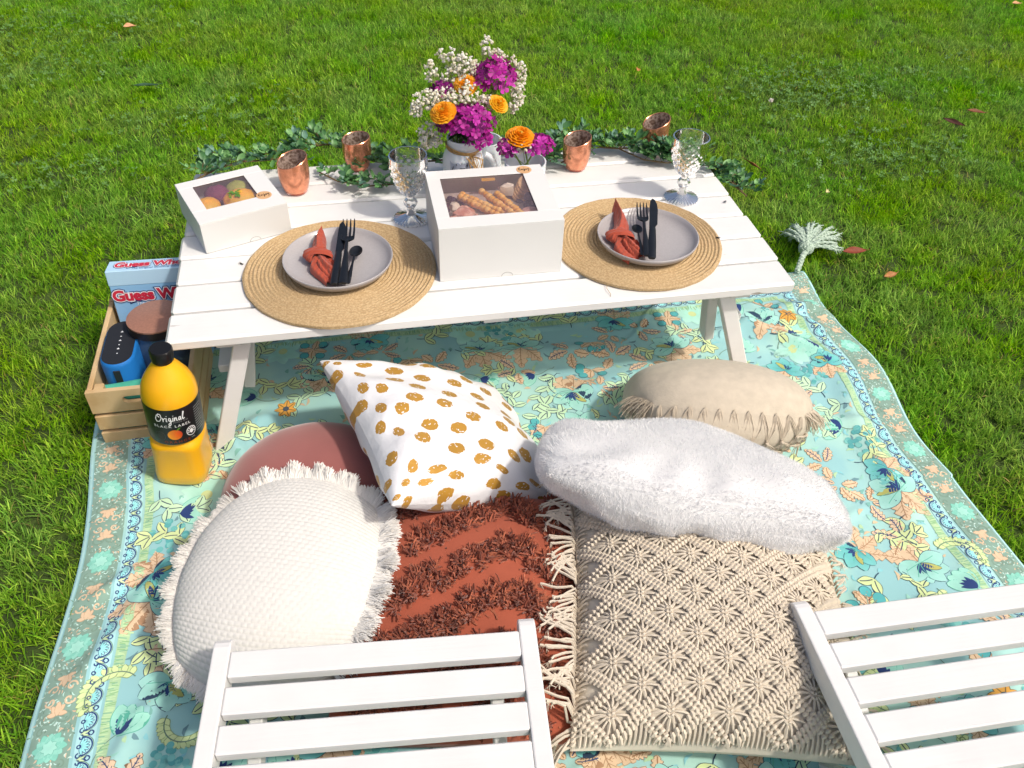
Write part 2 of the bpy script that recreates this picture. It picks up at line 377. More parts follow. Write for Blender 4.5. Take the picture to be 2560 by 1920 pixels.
class Print(MB):
    def strip(s, P, w, col, layer=0, cross=2, col2=None):
        P = np.asarray(P, float); n = len(P); w = np.broadcast_to(np.asarray(w, float), (n,))
        T = np.gradient(P, axis=0); T /= np.linalg.norm(T, axis=1, keepdims=True) + 1e-9; Nn = np.stack([-T[:, 1], T[:, 0]], -1)
        t = np.linspace(-1, 1, cross + 1); G = P[:, None, :] + Nn[:, None, :] * (w[:, None] * t[None, :])[..., None]
        G[..., 0] = np.clip(G[..., 0], BX0 + .003, BX1 - .003); G[..., 1] = np.clip(G[..., 1], BY0 + .003, BY1 - .003)
        lz = np.full(G.shape[:2], .0008 + .00008 * (layer + 1))
        cc = np.tile(np.asarray(col, float), (n, cross + 1, 1))
        if col2 is not None: cc = cc + (np.asarray(col2) - np.asarray(col)) * np.linspace(0, 1, n)[:, None, None]
        s.grid(np.dstack([G, lz]), col=cc)
    def flecks(s, c, a, L, w, col, lay):
        t = np.linspace(-.5, .5, 4); k = len(c); d = np.stack([np.cos(a), np.sin(a)], -1); p = np.stack([-d[:, 1], d[:, 0]], -1); ww = np.array([.25, 1, .9, .1])
        base = c[:, None] + d[:, None] * (t[None] * L[:, None])[..., None] + p[:, None] * (.18 * L[:, None] * (t[None] ** 2 * 4))[..., None]; off = p[:, None] * (ww[None] * w[:, None])[..., None]
        G = np.stack([base - off, base + off], 2); G[..., 0] = np.clip(G[..., 0], BX0 + .003, BX1 - .003); G[..., 1] = np.clip(G[..., 1], BY0 + .003, BY1 - .003)
        z = np.broadcast_to((.0008 + .00008 * (lay + 1))[:, None, None], G.shape[:3]); V = np.concatenate([G, z[..., None]], -1).reshape(-1, 3)
        q = np.array([[2 * i, 2 * i + 1, 2 * i + 3, 2 * i + 2] for i in range(3)]); F = (q[None] + (np.arange(k) * 8)[:, None, None]).reshape(-1, 4)
        s.add(V, F.tolist(), np.repeat(col, 8, axis=0))
pr = Print()
NAVY = hexc('26407a'); DARK = hexc('2c4560'); PEACH = hexc('dfc3a2'); MINT = hexc('98d4c4'); MINTD = hexc('5fb9a2'); TEAL = hexc('58b4b8'); LIME = hexc('d6e6a8'); SAGE = hexc('8fae9a')
ORNG = hexc('e5a94f'); GREEN = hexc('b3dcae'); AQUA = hexc('8fe3e0'); OLIVE = hexc('b9b96a'); SAGED = hexc('7d9a8a'); PALE = hexc('c3ecec')
def bend(x, y, a, L, k, n=9):
    t = np.linspace(0, 1, n); ang = a + k * (t - .5); dx = np.cos(ang); dy = np.sin(ang)
    return np.stack([x + L * np.concatenate([[0], np.cumsum((dx[1:] + dx[:-1]) / 2)]) / (n - 1), y + L * np.concatenate([[0], np.cumsum((dy[1:] + dy[:-1]) / 2)]) / (n - 1)], -1)
def leaf(x, y, a, L, w, fill, line=DARK, vein=None, k=.5, serr=0., lay=0, fill2=None, pw=.75):
    n = 15 if serr else 10
    P = bend(x, y, a, L, k, n); t = np.linspace(0, 1, n); ww = w * np.sin(PI * np.clip(t, .02, .985)) ** pw
    if serr: ww = ww * (1 + serr * np.where(np.arange(n) % 3 == 0, -.55, np.where(np.arange(n) % 3 == 1, .35, .1)))
    if line is not None: pr.strip(P, ww + .0011, line, lay, 2)
    pr.strip(P, ww, fill, lay + 1, 2, fill2)
    if vein is not None:
        pr.strip(P[1:-1], .0009, vein, lay + 2, 1)
        if L > .035:
            for i in range(3, n - 3, 2):
                for sg in (-1, 1):
                    th = math.atan2(*(P[i + 1] - P[i])[::-1]) + sg * .75
                    q = np.stack([P[i], P[i] + ww[i] * .85 * np.array([math.cos(th), math.sin(th)])]); pr.strip(q, .0005, vein, lay + 2, 1)
def disc(x, y, r, col, lay=0, n=12):
    t = np.linspace(0, PI, n); pr.strip(np.stack([x - r * np.cos(t), np.full(n, y)], -1), np.maximum(r * np.sin(t), 1e-4), col, lay, 2)
def ring(x, y, r, w, col, lay=0, a0=0, a1=2 * PI, n=18):
    t = np.linspace(a0, a1, n); pr.strip(np.stack([x + r * np.cos(t), y + r * np.sin(t)], -1), w, col, lay, 1)
def spiral(x, y, r, a, turns, w, col, lay=0, sg=1, n=22):
    t = np.linspace(0, 1, n); rr = r * (1 - .82 * t); th = a + sg * turns * 2 * PI * t
    pr.strip(np.stack([x + rr * np.cos(th), y + rr * np.sin(th)], -1), w * (1 - .4 * t), col, lay, 1)
def big_flower(x, y, a, r, c1, c2, navy=True, n=6):
    for i in range(3): leaf(x, y, a + PI + (i - 1) * .8, r * 1.35, r * .33, PEACH, hexc('b08a6a'), hexc('b08a6a'), .3, .5)
    for i in range(n):
        aa = a + (i - (n - 1) / 2) * .62; leaf(x, y, aa, r * random.uniform(.9, 1.15), r * .34, c1, DARK, None, .2, 0, 3 + i % 2, c2, .6)
        th = aa + .08; pr.strip(bend(x, y, th, r * .7, .2, 5), .0006, MINTD, 7, 1)
    if navy:
        for i in range(4): leaf(x, y, a + (i - 1.5) * .5, r * .5, r * .08, NAVY, None, None, .3, 0, 6)
    leaf(x, y, a + .9, r * .8, r * .13, OLIVE, DARK, None, .6, 0, 6)
def bell_flower(x, y, a, r):
    for i in range(4): leaf(x, y, a + (i - 1.5) * .38, r, r * .27, MINT, MINTD, None, .3, 0, i % 2, hexc('a8e6d4'), .55)
    for i in range(5): leaf(x, y, a + (i - 2) * .33, r * random.uniform(.35, .6), r * .09, NAVY, None, None, .4, 0, 4)
    pr.strip(bend(x, y, a + PI, r * 1.3, 1.2, 8), .0008, SAGED, 1, 1)
def star_flower(x, y, r):
    a = random.uniform(0, 6)
    for i in range(7): leaf(x, y, a + i * .898, r, r * .26, ORNG, hexc('5b5a4a'), hexc('8a6a3a'), .1, 0, 4)
    disc(x, y, r * .28, hexc('4a5560'), 7)
def peach_spray(x, y, a, s):
    for (da, L) in ((0, 1.), (1.25, .85), (-1.1, .9), (2.5, .7)):
        leaf(x + .008 * math.cos(a + da), y + .008 * math.sin(a + da), a + da, s * L, s * .2, PEACH, hexc('8a6b52'), hexc('3d4f78') if L > .85 else hexc('a97f5c'), .6, .55, 2, hexc('eccfae'))
def vine(x, y, a, s, col=LIME):
    P = bend(x, y, a, s, 2.2, 12); pr.strip(P, .0009, DARK, 1, 1)
    for i in range(2, 12, 3):
        for sg in (-1, 1):
            th = math.atan2(*(P[i] - P[i - 1])[::-1]) + sg * .8
            leaf(P[i][0], P[i][1], th, s * .3, s * .085, col, DARK, DARK, .4 * sg, 0, 2)
    leaf(P[-1][0], P[-1][1], a + 1.1, s * .32, s * .09, col, DARK, DARK, .3, 0, 2)
def acanthus(x, y, a, s, sg=1):
    P = bend(x, y, a, s, 2.8 * sg, 18)
    for i in range(1, 18):
        for q in (-1, 1):
            th = math.atan2(*(P[i] - P[i - 1])[::-1]) + q * .9; leaf(P[i][0], P[i][1], th, s * .13, s * .04, LIME if i % 2 else hexc('c9dfa0'), hexc('7f9a6a'), None, .5 * q, 0, i % 2)
    pr.strip(P, .0009, hexc('6a8a78'), 4, 1); spiral(P[-1][0], P[-1][1], s * .06, a + 1, 1.2, .0011, hexc('7f9a6a'), 4, sg)
def wash(x, y, r):
    for i in range(8): leaf(x, y, i * .785 + random.random(), r, r * .3, hexc('a6e0cc'), None, None, .4, 0, -1, hexc('b6e6da'))
    disc(x, y, r * .22, hexc('c9d79a'), 1)
def berries(x, y, s):
    for i in range(4):
        a = random.uniform(0, 6.3); px, py = x + s * .5 * math.cos(a), y + s * .5 * math.sin(a)
        pr.strip(np.array([(x, y), (px, py)]), .0008, SAGED, 2, 1); disc(px, py, s * .2, DARK, 3, 9); disc(px, py, s * .2 - .001, TEAL, 4, 9); leaf(x, y, a + .7, s * .6, s * .16, PEACH, hexc('8a6b52'), hexc('a97f5c'), .5, .4, 2)
def hydrangea(x, y, r):
    for i in range(26):
        a = random.uniform(0, 6.3); q = r * math.sqrt(random.random()); disc(x + q * math.cos(a), y + q * math.sin(a), r * .17, hexc(random.choice(['6fbdba', '83c9c2', '5cadae'])), i % 4, 7)

KB = .62; INX = .205 * KB; FX0, FX1, FY0, FY1 = BX0 + INX, BX1 - INX, BY0 + INX, BY1 - INX; XC = (BX0 + BX1) / 2
random.seed(21); spots = []
tries = 0
while tries < 6000:
    tries += 1; x = random.uniform(FX0, XC + .03); y = random.uniform(FY0, FY1); d = .054
    if all((x - a) ** 2 + (y - b) ** 2 > d * d for a, b in spots): spots.append((x, y))
kinds = ['peach', 'bell', 'vine', 'vine', 'star', 'big', 'berries', 'acan', 'wash', 'peach', 'vine', 'hyd', 'teal', 'bell', 'peach', 'vine']
for i, (x, y) in enumerate(spots):
    k = kinds[i % len(kinds)]; st = random.getstate()
    for mir in (0, 1):
        if mir and x > XC - .02: continue
        random.setstate(st); xx = 2 * XC - x if mir else x
        a = random.uniform(0, 6.28); a = PI - a if mir else a
        if k == 'peach': peach_spray(xx, y, a, random.uniform(.040, .052))
        elif k == 'bell': bell_flower(xx, y, a, random.uniform(.042, .056))
        elif k == 'vine': vine(xx, y, a, random.uniform(.075, .11), random.choice([LIME, LIME, hexc('c5e6c0')]))
        elif k == 'star': star_flower(xx, y, random.uniform(.021, .027))
        elif k == 'big': big_flower(xx, y, a, random.uniform(.042, .056), MINT, hexc('a6dcd4'))
        elif k == 'teal': big_flower(xx, y, a, random.uniform(.034, .044), TEAL, hexc('7cc9c6'))
        elif k == 'berries': berries(xx, y, random.uniform(.05, .06))
        elif k == 'acan': acanthus(xx, y, a, random.uniform(.08, .11), -1 if mir else 1)
        elif k == 'wash': wash(xx, y, random.uniform(.045, .065))
        else: hydrangea(xx, y, random.uniform(.03, .042))

nf = 2600; cf = np.stack([rng.uniform(FX0, FX1, nf), rng.uniform(FY0, FY1, nf)], -1); cs2 = np.array([hexc(h) for h in ('9fd6c8', 'b9dcae', '7fb9b0', 'd9c3a0', '8fcfd6', '6f97a0')])
pr.flecks(cf, rng.uniform(0, 6.28, nf), rng.uniform(.010, .022, nf), rng.uniform(.002, .0042, nf), cs2[rng.integers(0, 6, nf)], np.zeros(nf, int) - 1)
# borders: hem, ornament band, scallop band, green fringe strip, along each side (s = along, t = in from the edge)
def border(mapf0, length, seed):
    random.seed(seed); length = length / KB; mapf = lambda s, t: mapf0(s * KB, t * KB)
    def pts(L): return [mapf(s, t) for s, t in L]
    def bstrip(s0, s1, t, w, col, lay, n=60, cross=6): pr.strip(np.array([mapf(s, t) for s in np.linspace(s0, s1, n)]), w * KB, col, lay, cross)
    n = int(length * KB / .007)
    bstrip(.02, length - .02, .0065, .0065, hexc('b9e4e2'), -1, n, 2)
    bstrip(.195, length - .195, .187, .013, hexc('b0d2a6'), -1, n, 4)
    for s in np.arange(.195, length - .195, .0045):
        q = random.uniform(.172, .184); pr.strip(np.array(pts([(s, q), (s + random.uniform(-.004, .004), q + random.uniform(.012, .024))])), .0008, random.choice([hexc('8fbf8a'), hexc('c3dfae'), hexc('83b99a')]), 1, 1)
    def mp(x, y, c):    # motif-local to blanket
        return mapf(c[0] + x, c[1] + y)
    def lstrip(c, L, w, col, lay=0, cross=1): pr.strip(np.array([mp(x, y, c) for x, y in L]), w * KB, col, lay, cross)
    def lleaf(c, x, y, a, L, w, fill, line, lay=0, k=.4):
        Pb = bend(x, y, a, L, k, 8); ww = w * np.sin(PI * np.clip(np.linspace(0, 1, 8), .03, .98)) ** .7
        Q = np.array([mp(u, v, c) for u, v in Pb])
        if line is not None: pr.strip(Q, (ww + .0013) * KB, line, lay, 2)
        pr.strip(Q, ww * KB, fill, lay + 1, 2)
    def larc(c, x, y, r, w, col, a0, a1, lay=0, n=14, r1=None):
        t = np.linspace(a0, a1, n); rr = np.linspace(r, r1 if r1 is not None else r, n); lstrip(c, np.stack([x + rr * np.cos(t), y + rr * np.sin(t)], -1), w, col, lay)
    # scallop chain
    step = .062; m = int((length - .26) / step); off = (length - m * step) / 2
    bstrip(.14, length - .14, .146, .021, hexc('aedde0'), -1, n, 6)
    for i in range(m):
        c = (off + (i + .5) * step, .146)
        for j in range(7): lleaf(c, 0, -.010, PI / 2 + (j - 3) * .43, .022, .0027, hexc('9feaea'), NAVY, 0, 0)
        larc(c, 0, -.006, .0225, .0017, NAVY, -.15, PI + .15, 2); larc(c, 0, -.006, .0258, .0008, hexc('6d8a6e'), -.15, PI + .15, 2)
        larc(c, 0, -.0125, .0042, .0015, NAVY, 0, 2 * PI, 3, 10)
        for sg in (-1, 1):
            larc(c, sg * .0225, -.011, .0065, .0016, NAVY, 0, sg * 5.2, 2, 14, .0028)
            larc(c, sg * .031, .008, .0075, .0016, NAVY, PI / 2 - sg * .2, PI / 2 + sg * 4.6, 2, 12, .003)
            lleaf(c, sg * .031, -.013, PI / 2 - sg * .3, .020, .0026, hexc('cfe7b4'), NAVY, 1, 0)
    # ornament band
    bstrip(.02, length - .02, .0670, .0500, hexc('86a596'), -1, n, 12)
    per = .27; m2 = max(1, int((length - .1) / per)); off = (length - m2 * per) / 2; a0, a1 = .016, .118
    cs_ = np.array([hexc(h) for h in ('bfe3da', 'bfe3da', 'a9cfc2', 'dcc3a6', '6f8f80', 'cfe9df', 'd9b795')]); nf = int(length / .0013)
    cen = np.array([mapf(a_, b_) for a_, b_ in zip(rng.uniform(.02, length - .02, nf), rng.uniform(a0, a1, nf))]); pr.flecks(cen, rng.uniform(0, 6.28, nf), rng.uniform(.006, .013, nf) * KB, rng.uniform(.0013, .0022, nf) * KB, cs_[rng.integers(0, 7, nf)], rng.integers(0, 3, nf))
    for i in range(m2):
        c = (off + (i + .5) * per, .067)
        for j in range(12): lleaf(c, 0, 0, j * .524, .036 + .004 * (j % 2), .011, hexc('86cfbb') if j % 2 else hexc('97d8c6'), hexc('6bb39f'), 2)
        for j in range(7): lleaf(c, 0, 0, j * .9, .019, .0065, hexc('a5e0cf'), hexc('6bb39f'), 4)
        for sg in (-1, 1):
            d = (c[0] + sg * .085, c[1])
            for q in (-1, 1):
                larc(d, -sg * .006, q * .021, .019, .0026, SAGED, -q * PI / 2, -q * PI / 2 + q * sg * -7.5, 3, 24, .003)
                lleaf(d, 0, 0, q * .6 + (0 if sg > 0 else PI), .026, .006, PEACH, hexc('c39a78'), 3); lleaf(d, 0, 0, PI / 2 * q, .024, .0055, PEACH, hexc('c39a78'), 3)
                larc((d[0] + sg * .034, d[1]), 0, q * .022, .014, .0022, PEACH, q * PI / 2, q * PI / 2 + q * sg * 6.5, 3, 18, .002)
                larc((d[0] - sg * .04, d[1]), 0, q * .03, .012, .0018, SAGED, 0, q * 5.5, 3, 16, .002)
            lleaf(d, -.004 * sg, 0, 0 if sg > 0 else PI, .034, .007, PEACH, hexc('c39a78'), 4, 0)
WID, LEN = BX1 - BX0, BY1 - BY0
border(lambda s, t: (BX0 + t, BY0 + s), LEN, 5); border(lambda s, t: (BX1 - t, BY1 - s), LEN, 6)
border(lambda s, t: (BX0 + s, BY1 - t), WID, 7); border(lambda s, t: (BX1 - s, BY0 + t), WID, 8)
V = pr.arr(); pz = bl_z(V[:, 0], V[:, 1]) + V[:, 2]; pxw, pyw = warp(V[:, 0], V[:, 1]); pr.v = [np.stack([pxw, pyw, pz], -1)]
po = obj('printed_pattern', pr, m_print, blanket); po['kind'] = 'stuff'
po['label'] = 'printed flowers, leaves and scalloped border'
random.seed(33)

# corner tassel of sage rope
m_rope = mat('sage_cotton_rope', hexc('b4c6b6'), .9, var=.15, vscale=80, bump=.5, bscale=400, bdist=.001)
def rope(mb, pts, r, tw=3, pitch=.012, n=5, col=None):
    P = np.asarray(pts, float); seg = np.linalg.norm(np.diff(P, axis=0), axis=1); s = np.concatenate([[0], np.cumsum(seg)]); m = max(8, int(s[-1] / .003))
    q = np.linspace(0, s[-1], m); Q = np.stack([np.interp(q, s, P[:, i]) for i in range(3)], -1); T = np.gradient(Q, axis=0); T /= np.linalg.norm(T, axis=1, keepdims=True)
    A = np.cross(T, [.3, .2, 1]); A /= np.linalg.norm(A, axis=1, keepdims=True); B = np.cross(T, A)
    for k in range(tw):
        th = q / pitch * 2 * PI + k * 2 * PI / tw
        mb.tube(Q + r * .55 * (np.cos(th)[:, None] * A + np.sin(th)[:, None] * B), r * .62, n, col)
tb = MB(); c0 = np.array([1.470, .420, .036]); k1 = at_z(1741, 536, .058)
rope(tb, [c0, c0 * .5 + k1 * .5 + (0, 0, .010), k1 + (0, -.004, -.004)], .0072, 3, .015)
obj('tassel_cord', tb, m_rope, blanket)
tb = MB()
for i in range(5):
    a = np.linspace(0, 2 * PI, 22); ax = i * .63; R = .0150 - .0012 * (i % 2)
    Pk = np.stack([k1[0] + R * np.cos(a) * math.cos(ax), k1[1] + R * np.cos(a) * math.sin(ax), k1[2] + R * np.sin(a) * .9], -1); rope(tb, Pk, .0056, 3, .013)
tb.ball(k1, .0145, 12, 9); obj('tassel_knot', tb, m_rope, blanket)
tb = MB()
for i in range(34):
    th = math.radians(-14 + 168 * (i + random.random()) / 34); Lp = random.uniform(42, 62) * (1.12 if th < .8 else .92); zz = random.uniform(.026, .044)
    e_ = at_z(1744 + Lp * math.cos(th), 530 - Lp * .86 * math.sin(th), zz); m1 = k1 * .55 + e_ * .45 + np.array([0, 0, random.uniform(.010, .030)]); P = []
    for t in np.linspace(0, 1, 9): P.append((1 - t) ** 2 * k1 + 2 * t * (1 - t) * m1 + t * t * e_ + rng.normal(0, .0008, 3))
    rope(tb, P, .0042, 3, .011, 4); d = P[-1] - P[-3]; d /= np.linalg.norm(d)
    for j in range(15):
        dd = d + rng.normal(0, .28, 3); q0 = P[-1] - d * .004 + rng.normal(0, .0015, 3); tb.qtube([q0, q0 + dd * .008, q0 + dd * .017 - np.array([0, 0, .003])], [.0012, .0010, .0007], 3)
obj('tassel_strands', tb, m_rope, blanket, kind='stuff')
# ------------------------------------------------------------------ low white picnic table
def paint_mat(name, base, chips=True):
    m = mat(name, base, .38, var=.04, vscale=14, bump=.12, bscale=90, bdist=.0012); N = m.node_tree.nodes; L = m.node_tree.links; b = N['Principled BSDF']
    src = b.inputs['Base Color'].links[0].from_socket; tc = [x for x in N if x.type == 'TEX_COORD'][0]
    mp = N.new('ShaderNodeMapping'); mp.inputs['Scale'].default_value = (9, 60, 60); L.new(tc.outputs['Object'], mp.inputs[0])
    no = N.new('ShaderNodeTexNoise'); no.inputs['Scale'].default_value = 1.; no.inputs['Detail'].default_value = 6; L.new(mp.outputs[0], no.inputs['Vector'])
    bn = [x for x in N if x.type == 'BUMP'][0]; b2 = N.new('ShaderNodeBump'); b2.inputs['Strength'].default_value = .35; b2.inputs['Distance'].default_value = .0012; m3 = N.new('ShaderNodeMapping'); m3.inputs['Scale'].default_value = (5, 190, 190); L.new(tc.outputs['Object'], m3.inputs[0]); g3 = N.new('ShaderNodeTexNoise'); g3.inputs['Scale'].default_value = 1.; g3.inputs['Detail'].default_value = 4; L.new(m3.outputs[0], g3.inputs['Vector']); L.new(g3.outputs['Fac'], b2.inputs['Height']); L.new(bn.outputs[0], b2.inputs['Normal']); L.new(b2.outputs[0], b.inputs['Normal'])
    ra = N.new('ShaderNodeValToRGB'); ra.color_ramp.elements[0].position = .715 if chips else .775; ra.color_ramp.elements[1].position = .745 if chips else .80; L.new(no.outputs['Fac'], ra.inputs[0])
    mx = N.new('ShaderNodeMix'); mx.data_type = 'RGBA'; L.new(ra.outputs[0], mx.inputs[0]); L.new(src, mx.inputs[6]); mx.inputs[7].default_value = (*hexc('8f857a'), 1)
    L.new(mx.outputs[2], b.inputs['Base Color']); return m
m_white = paint_mat('white_table_paint', hexc('e4e3e1')); m_chair = paint_mat('white_chair_paint', hexc('e2e1e0'), False)
PW = .0891; TL = 1.2
table = thing('picnic_table', 'low white slatted wooden picnic table carrying the boxes, plates and flowers', 'table', (TL / 2, .31, 0))
def tl(x, y, z): return (x - TL / 2, y - .31, z)
for k in range(7):
    b = MB(); dx = random.uniform(-.002, .002)
    b.box(tl(TL / 2 + dx, (k + .5) * PW, TABLE_H - .012 + random.uniform(-.0006, .0006)), (TL + random.uniform(-.002, .002), PW - .0070, .024), .0050)
    obj('plank', b, m_white, table, False)
for x in (.10, 1.10):
    b = MB(); b.box(tl(x, .31, TABLE_H - .036), (.045, .56, .022), .002); obj('batten', b, m_white, table, False)
b = MB(); b.box(tl(.6, .31, TABLE_H - .040), (.05, .56, .018), .002); obj('batten', b, m_white, table, False)
def bar(mb, p, q, w, t, axis=(0, 1, 0), bev=.002):
    p = np.array(p, float); q = np.array(q, float); d = q - p; L = np.linalg.norm(d); X = d / L; Yv = np.array(axis, float); Yv -= X * (Yv @ X); Yv /= np.linalg.norm(Yv); Zv = np.cross(X, Yv)
    M = Matrix(((X[0], Yv[0], Zv[0]), (X[1], Yv[1], Zv[1]), (X[2], Yv[2], Zv[2]))); mb.box((p + q) / 2, (L, w, t), bev, M)
for sx in (0, 1):
    X = (lambda v: v) if sx == 0 else (lambda v: TL - v)
    for yy in (.025, .575):
        b = MB(); bar(b, tl(X(.130), yy + .03, TABLE_H - .026), tl(X(.040), yy - .008 if yy < .3 else yy, .018), .026, .031); obj('leg', b, m_white, table, False)
    b = MB(); bar(b, tl(X(.135), .10, TABLE_H - .026), tl(X(.105), .125, .105), .036, .022); obj('leg_stop', b, m_white, table, False)
    b = MB(); bar(b, tl(X(.078), .07, .19), tl(X(.078), .56, .19), .03, .018, (1, 0, 0)); obj('stretcher', b, m_white, table, False)

# ------------------------------------------------------------------ jute placemats
m_jute = mat('braided_jute', hexc('b0946c'), .9, var=.30, vscale=260, bump=.7, bscale=420, bdist=.0015, detail=3, col2=hexc('c6ac84'))
def placemat(c, R, label, ell=1.0, rz=0):
    t = thing('jute_placemat', label, 'placemat', (c[0], c[1], TABLE_H + .0005), (0, 0, rz), 'round jute placemats')
    pitch = .0072; turns = R / pitch; n = int(turns * 84); th = np.linspace(0.6, turns * 2 * PI, n); r = pitch * np.minimum(th, th[-1] - 2 * PI + .0 * th) / (2 * PI)
    P = np.stack([r * np.cos(th) * ell, r * np.sin(th), .0034 + .0007 * np.sin(3 * th + 1) + .0004 * np.sin(th * 1.7)], -1); b = MB()
    arc = np.cumsum(np.concatenate([[0], np.linalg.norm(np.diff(P, axis=0), axis=1)])); rad = .0052 * (1 + .08 * np.sin(arc / .0075 * 2 * PI))
    b.tube(P, rad, 6); obj('braided_coil', b, m_jute, t)
    return t
mat1 = placemat((.314, .175), .186, 'round jute placemat under the plate beside the small white cake box', 1.02)
mat2 = placemat((.925, .190), .178, 'round jute placemat at the right end of the table under a plate', 1.0, 2.0)
b = MB(); q = at_z(1312, 628, TABLE_H + .002) - np.array(mat2.location)
cs, sn = math.cos(-2.0), math.sin(-2.0)
P = [q + np.array(d) for d in ((.005, .02, .003), (0, .005, .002), (.003, -.012, .001), (.001, -.020, -.006), (.004, -.022, -.02), (-.001, -.021, -.03))]
b.tube([(p[0] * cs - p[1] * sn, p[0] * sn + p[1] * cs, p[2]) for p in P], .0006, 4); obj('loose_thread', b, m_jute, mat2)

# ------------------------------------------------------------------ plates
m_plate = mat('taupe_glaze', hexc('aca8a9'), .33, var=.06, vscale=300, bump=.05, bscale=200, coat=.25)
pl = [(0.0, .0085), (.045, .0085), (.078, .009), (.092, .0125), (.099, .019), (.1035, .0255), (.1050, .0262), (.1062, .0250), (.1045, .0195), (.100, .012), (.090, .0055), (.070, .002), (.060, 0), (0, 0)]
def plate(c, R, label):
    b = MB(); b.lathe([(r * R / .1062, z) for r, z in pl], 72); o = obj('plate', b, m_plate, None, sharp=None)
    o.location = (c[0], c[1], TABLE_H + .0095); tag(o, label, 'plate', 'stoneware plates'); return o
plate1 = plate((.312, .179), .106, 'taupe stoneware plate on the placemat next to the small cake box')
plate2 = plate((.938, .168), .104, 'taupe stoneware plate on the placemat at the right of the big box')

# ------------------------------------------------------------------ knotted napkins
m_nap = mat('rust_linen', hexc('a5452f'), .9, var=.10, vscale=60, bump=.35, bscale=900, bdist=.0004, sheen=.25)
def napkin(head, knot, foot, label, w_tail, w_body, w_end, seed):
    """cloth knotted once: tail from the knot to the head, folded body from the knot to the foot"""
    z0 = TABLE_H + .020; head, knot, foot = [np.array((*p, 0.)) for p in (head, knot, foot)]
    t = thing('knotted_napkin', label, 'napkin', (knot[0], knot[1], z0), (0, 0, 0), 'rust linen napkins')
    def sheet(a, bb, wf, zf, folds, n=34, m=49, ragged=0., curve=0.):
        d = bb - a; L = np.linalg.norm(d); d = d / L; p = np.array([-d[1], d[0], 0]); S, Q = np.meshgrid(np.linspace(0, 1, n), np.linspace(-1, 1, m), indexing='ij'); W = wf(S)
        F = sum(amp * np.sin(k * Q * PI + ph + 1.5 * S * sk) for k, amp, ph, sk in folds); dome = np.sqrt(np.maximum(0, 1 - Q ** 2)) ** .8
        Z = zf(S) * (.15 + .85 * dome) + F * (1 - np.abs(Q) ** 8) * (.5 + .5 * np.minimum(1, S * 4)) + .0006 * np.sin(40 * S + 9 * Q)
        along = S + ragged * (.05 * np.sin(5 * Q + seed) + .04 * np.sin(11 * Q)) * S ** 6
        G = a + d * (L * along)[..., None] + p * (W * Q + curve * np.sin(PI * S) + .002 * np.sin(6 * S + seed))[..., None]; G[..., 2] = np.maximum(Z, .0006); return G
    def cloth(nm, G, par): 
        b = MB(); b.grid(G); B = G.copy(); B[..., 2] = np.maximum(B[..., 2] - .0016, 0); b.grid(B[::-1]); obj(nm, b, m_nap, par, sharp=None)
    v = foot - knot; d = v / np.linalg.norm(v); p = np.array([-d[1], d[0], 0])
    cloth('skirt', sheet(v * .05, v, lambda S: w_body * np.minimum(1, .55 + S * 1.6) * (1 - S) + w_end * S + .003 * np.sin(S * 3), lambda S: .020 - .008 * S, ((2.2, .0038, .4, 1.), (4.3, .0016, 1., 1.4)), ragged=1.), t)
    cloth('inner_fold', sheet(v * .30 + p * -.004, v * .97 + p * .011, lambda S: .010 + .010 * S, lambda S: .0265 - .012 * S, ((1.5, .0030, .2, 1.), (3.1, .0012, 1., 2.)), ragged=1.), t)
    h = head - knot
    cloth('tail', sheet(h * .02, h, (lambda S: w_tail * (1 - .30 * S) * np.sqrt(np.maximum(0, 1 - S ** 6)) + .001) if seed == 3 else (lambda S: w_tail * (1 - S) ** .6 * np.minimum(1, .6 + S * 2.2) + .0035), lambda S: .021 + .010 * S, ((1.2, .0042, .9, .6), (3.2, .0014, .3, 1.)), curve=.005 if seed == 3 else -.006), t)
    b = MB(); A, Q = np.meshgrid(np.linspace(0, 2 * PI, 49)[:-1], np.linspace(-1, 1, 25), indexing='ij')
    for off, tilt, R, w in ((.0, .55, .0185, .0130), (-.009, -.75, .0160, .0100)):
        rr = R + .0055 * (1 - Q ** 2) + .0010 * np.sin(7 * Q + 2 * A + seed) + .0006 * np.sin(15 * Q - 3 * A); ax = off + Q * w + tilt * .017 * np.cos(A)
        G = ax[..., None] * d + (rr * 1.08 * np.cos(A))[..., None] * p + np.stack([0 * A, 0 * A, .0135 + .62 * rr * np.sin(A)], -1); G[..., 2] = np.maximum(G[..., 2], .0002); b.grid(G, cu=True)
    obj('knot', b, m_nap, t, sharp=None); return t
def T2(x, y, z=TABLE_H + .03): p = at_z(x, y, z); return (p[0], p[1])
nap1 = napkin(T2(697, 494, TABLE_H + .050), T2(686, 546, TABLE_H + .040), T2(725, 610, TABLE_H + .026), 'rust napkin with a stubby upper end, knotted on the plate near the small cake box', .016, .026, .019, 3)
nap2 = napkin(T2(1331, 434, TABLE_H + .050), T2(1340, 505, TABLE_H + .040), T2(1382, 558, TABLE_H + .026), 'rust napkin with a tall pointed upper end, knotted on the right hand plate', .017, .026, .029, 8)

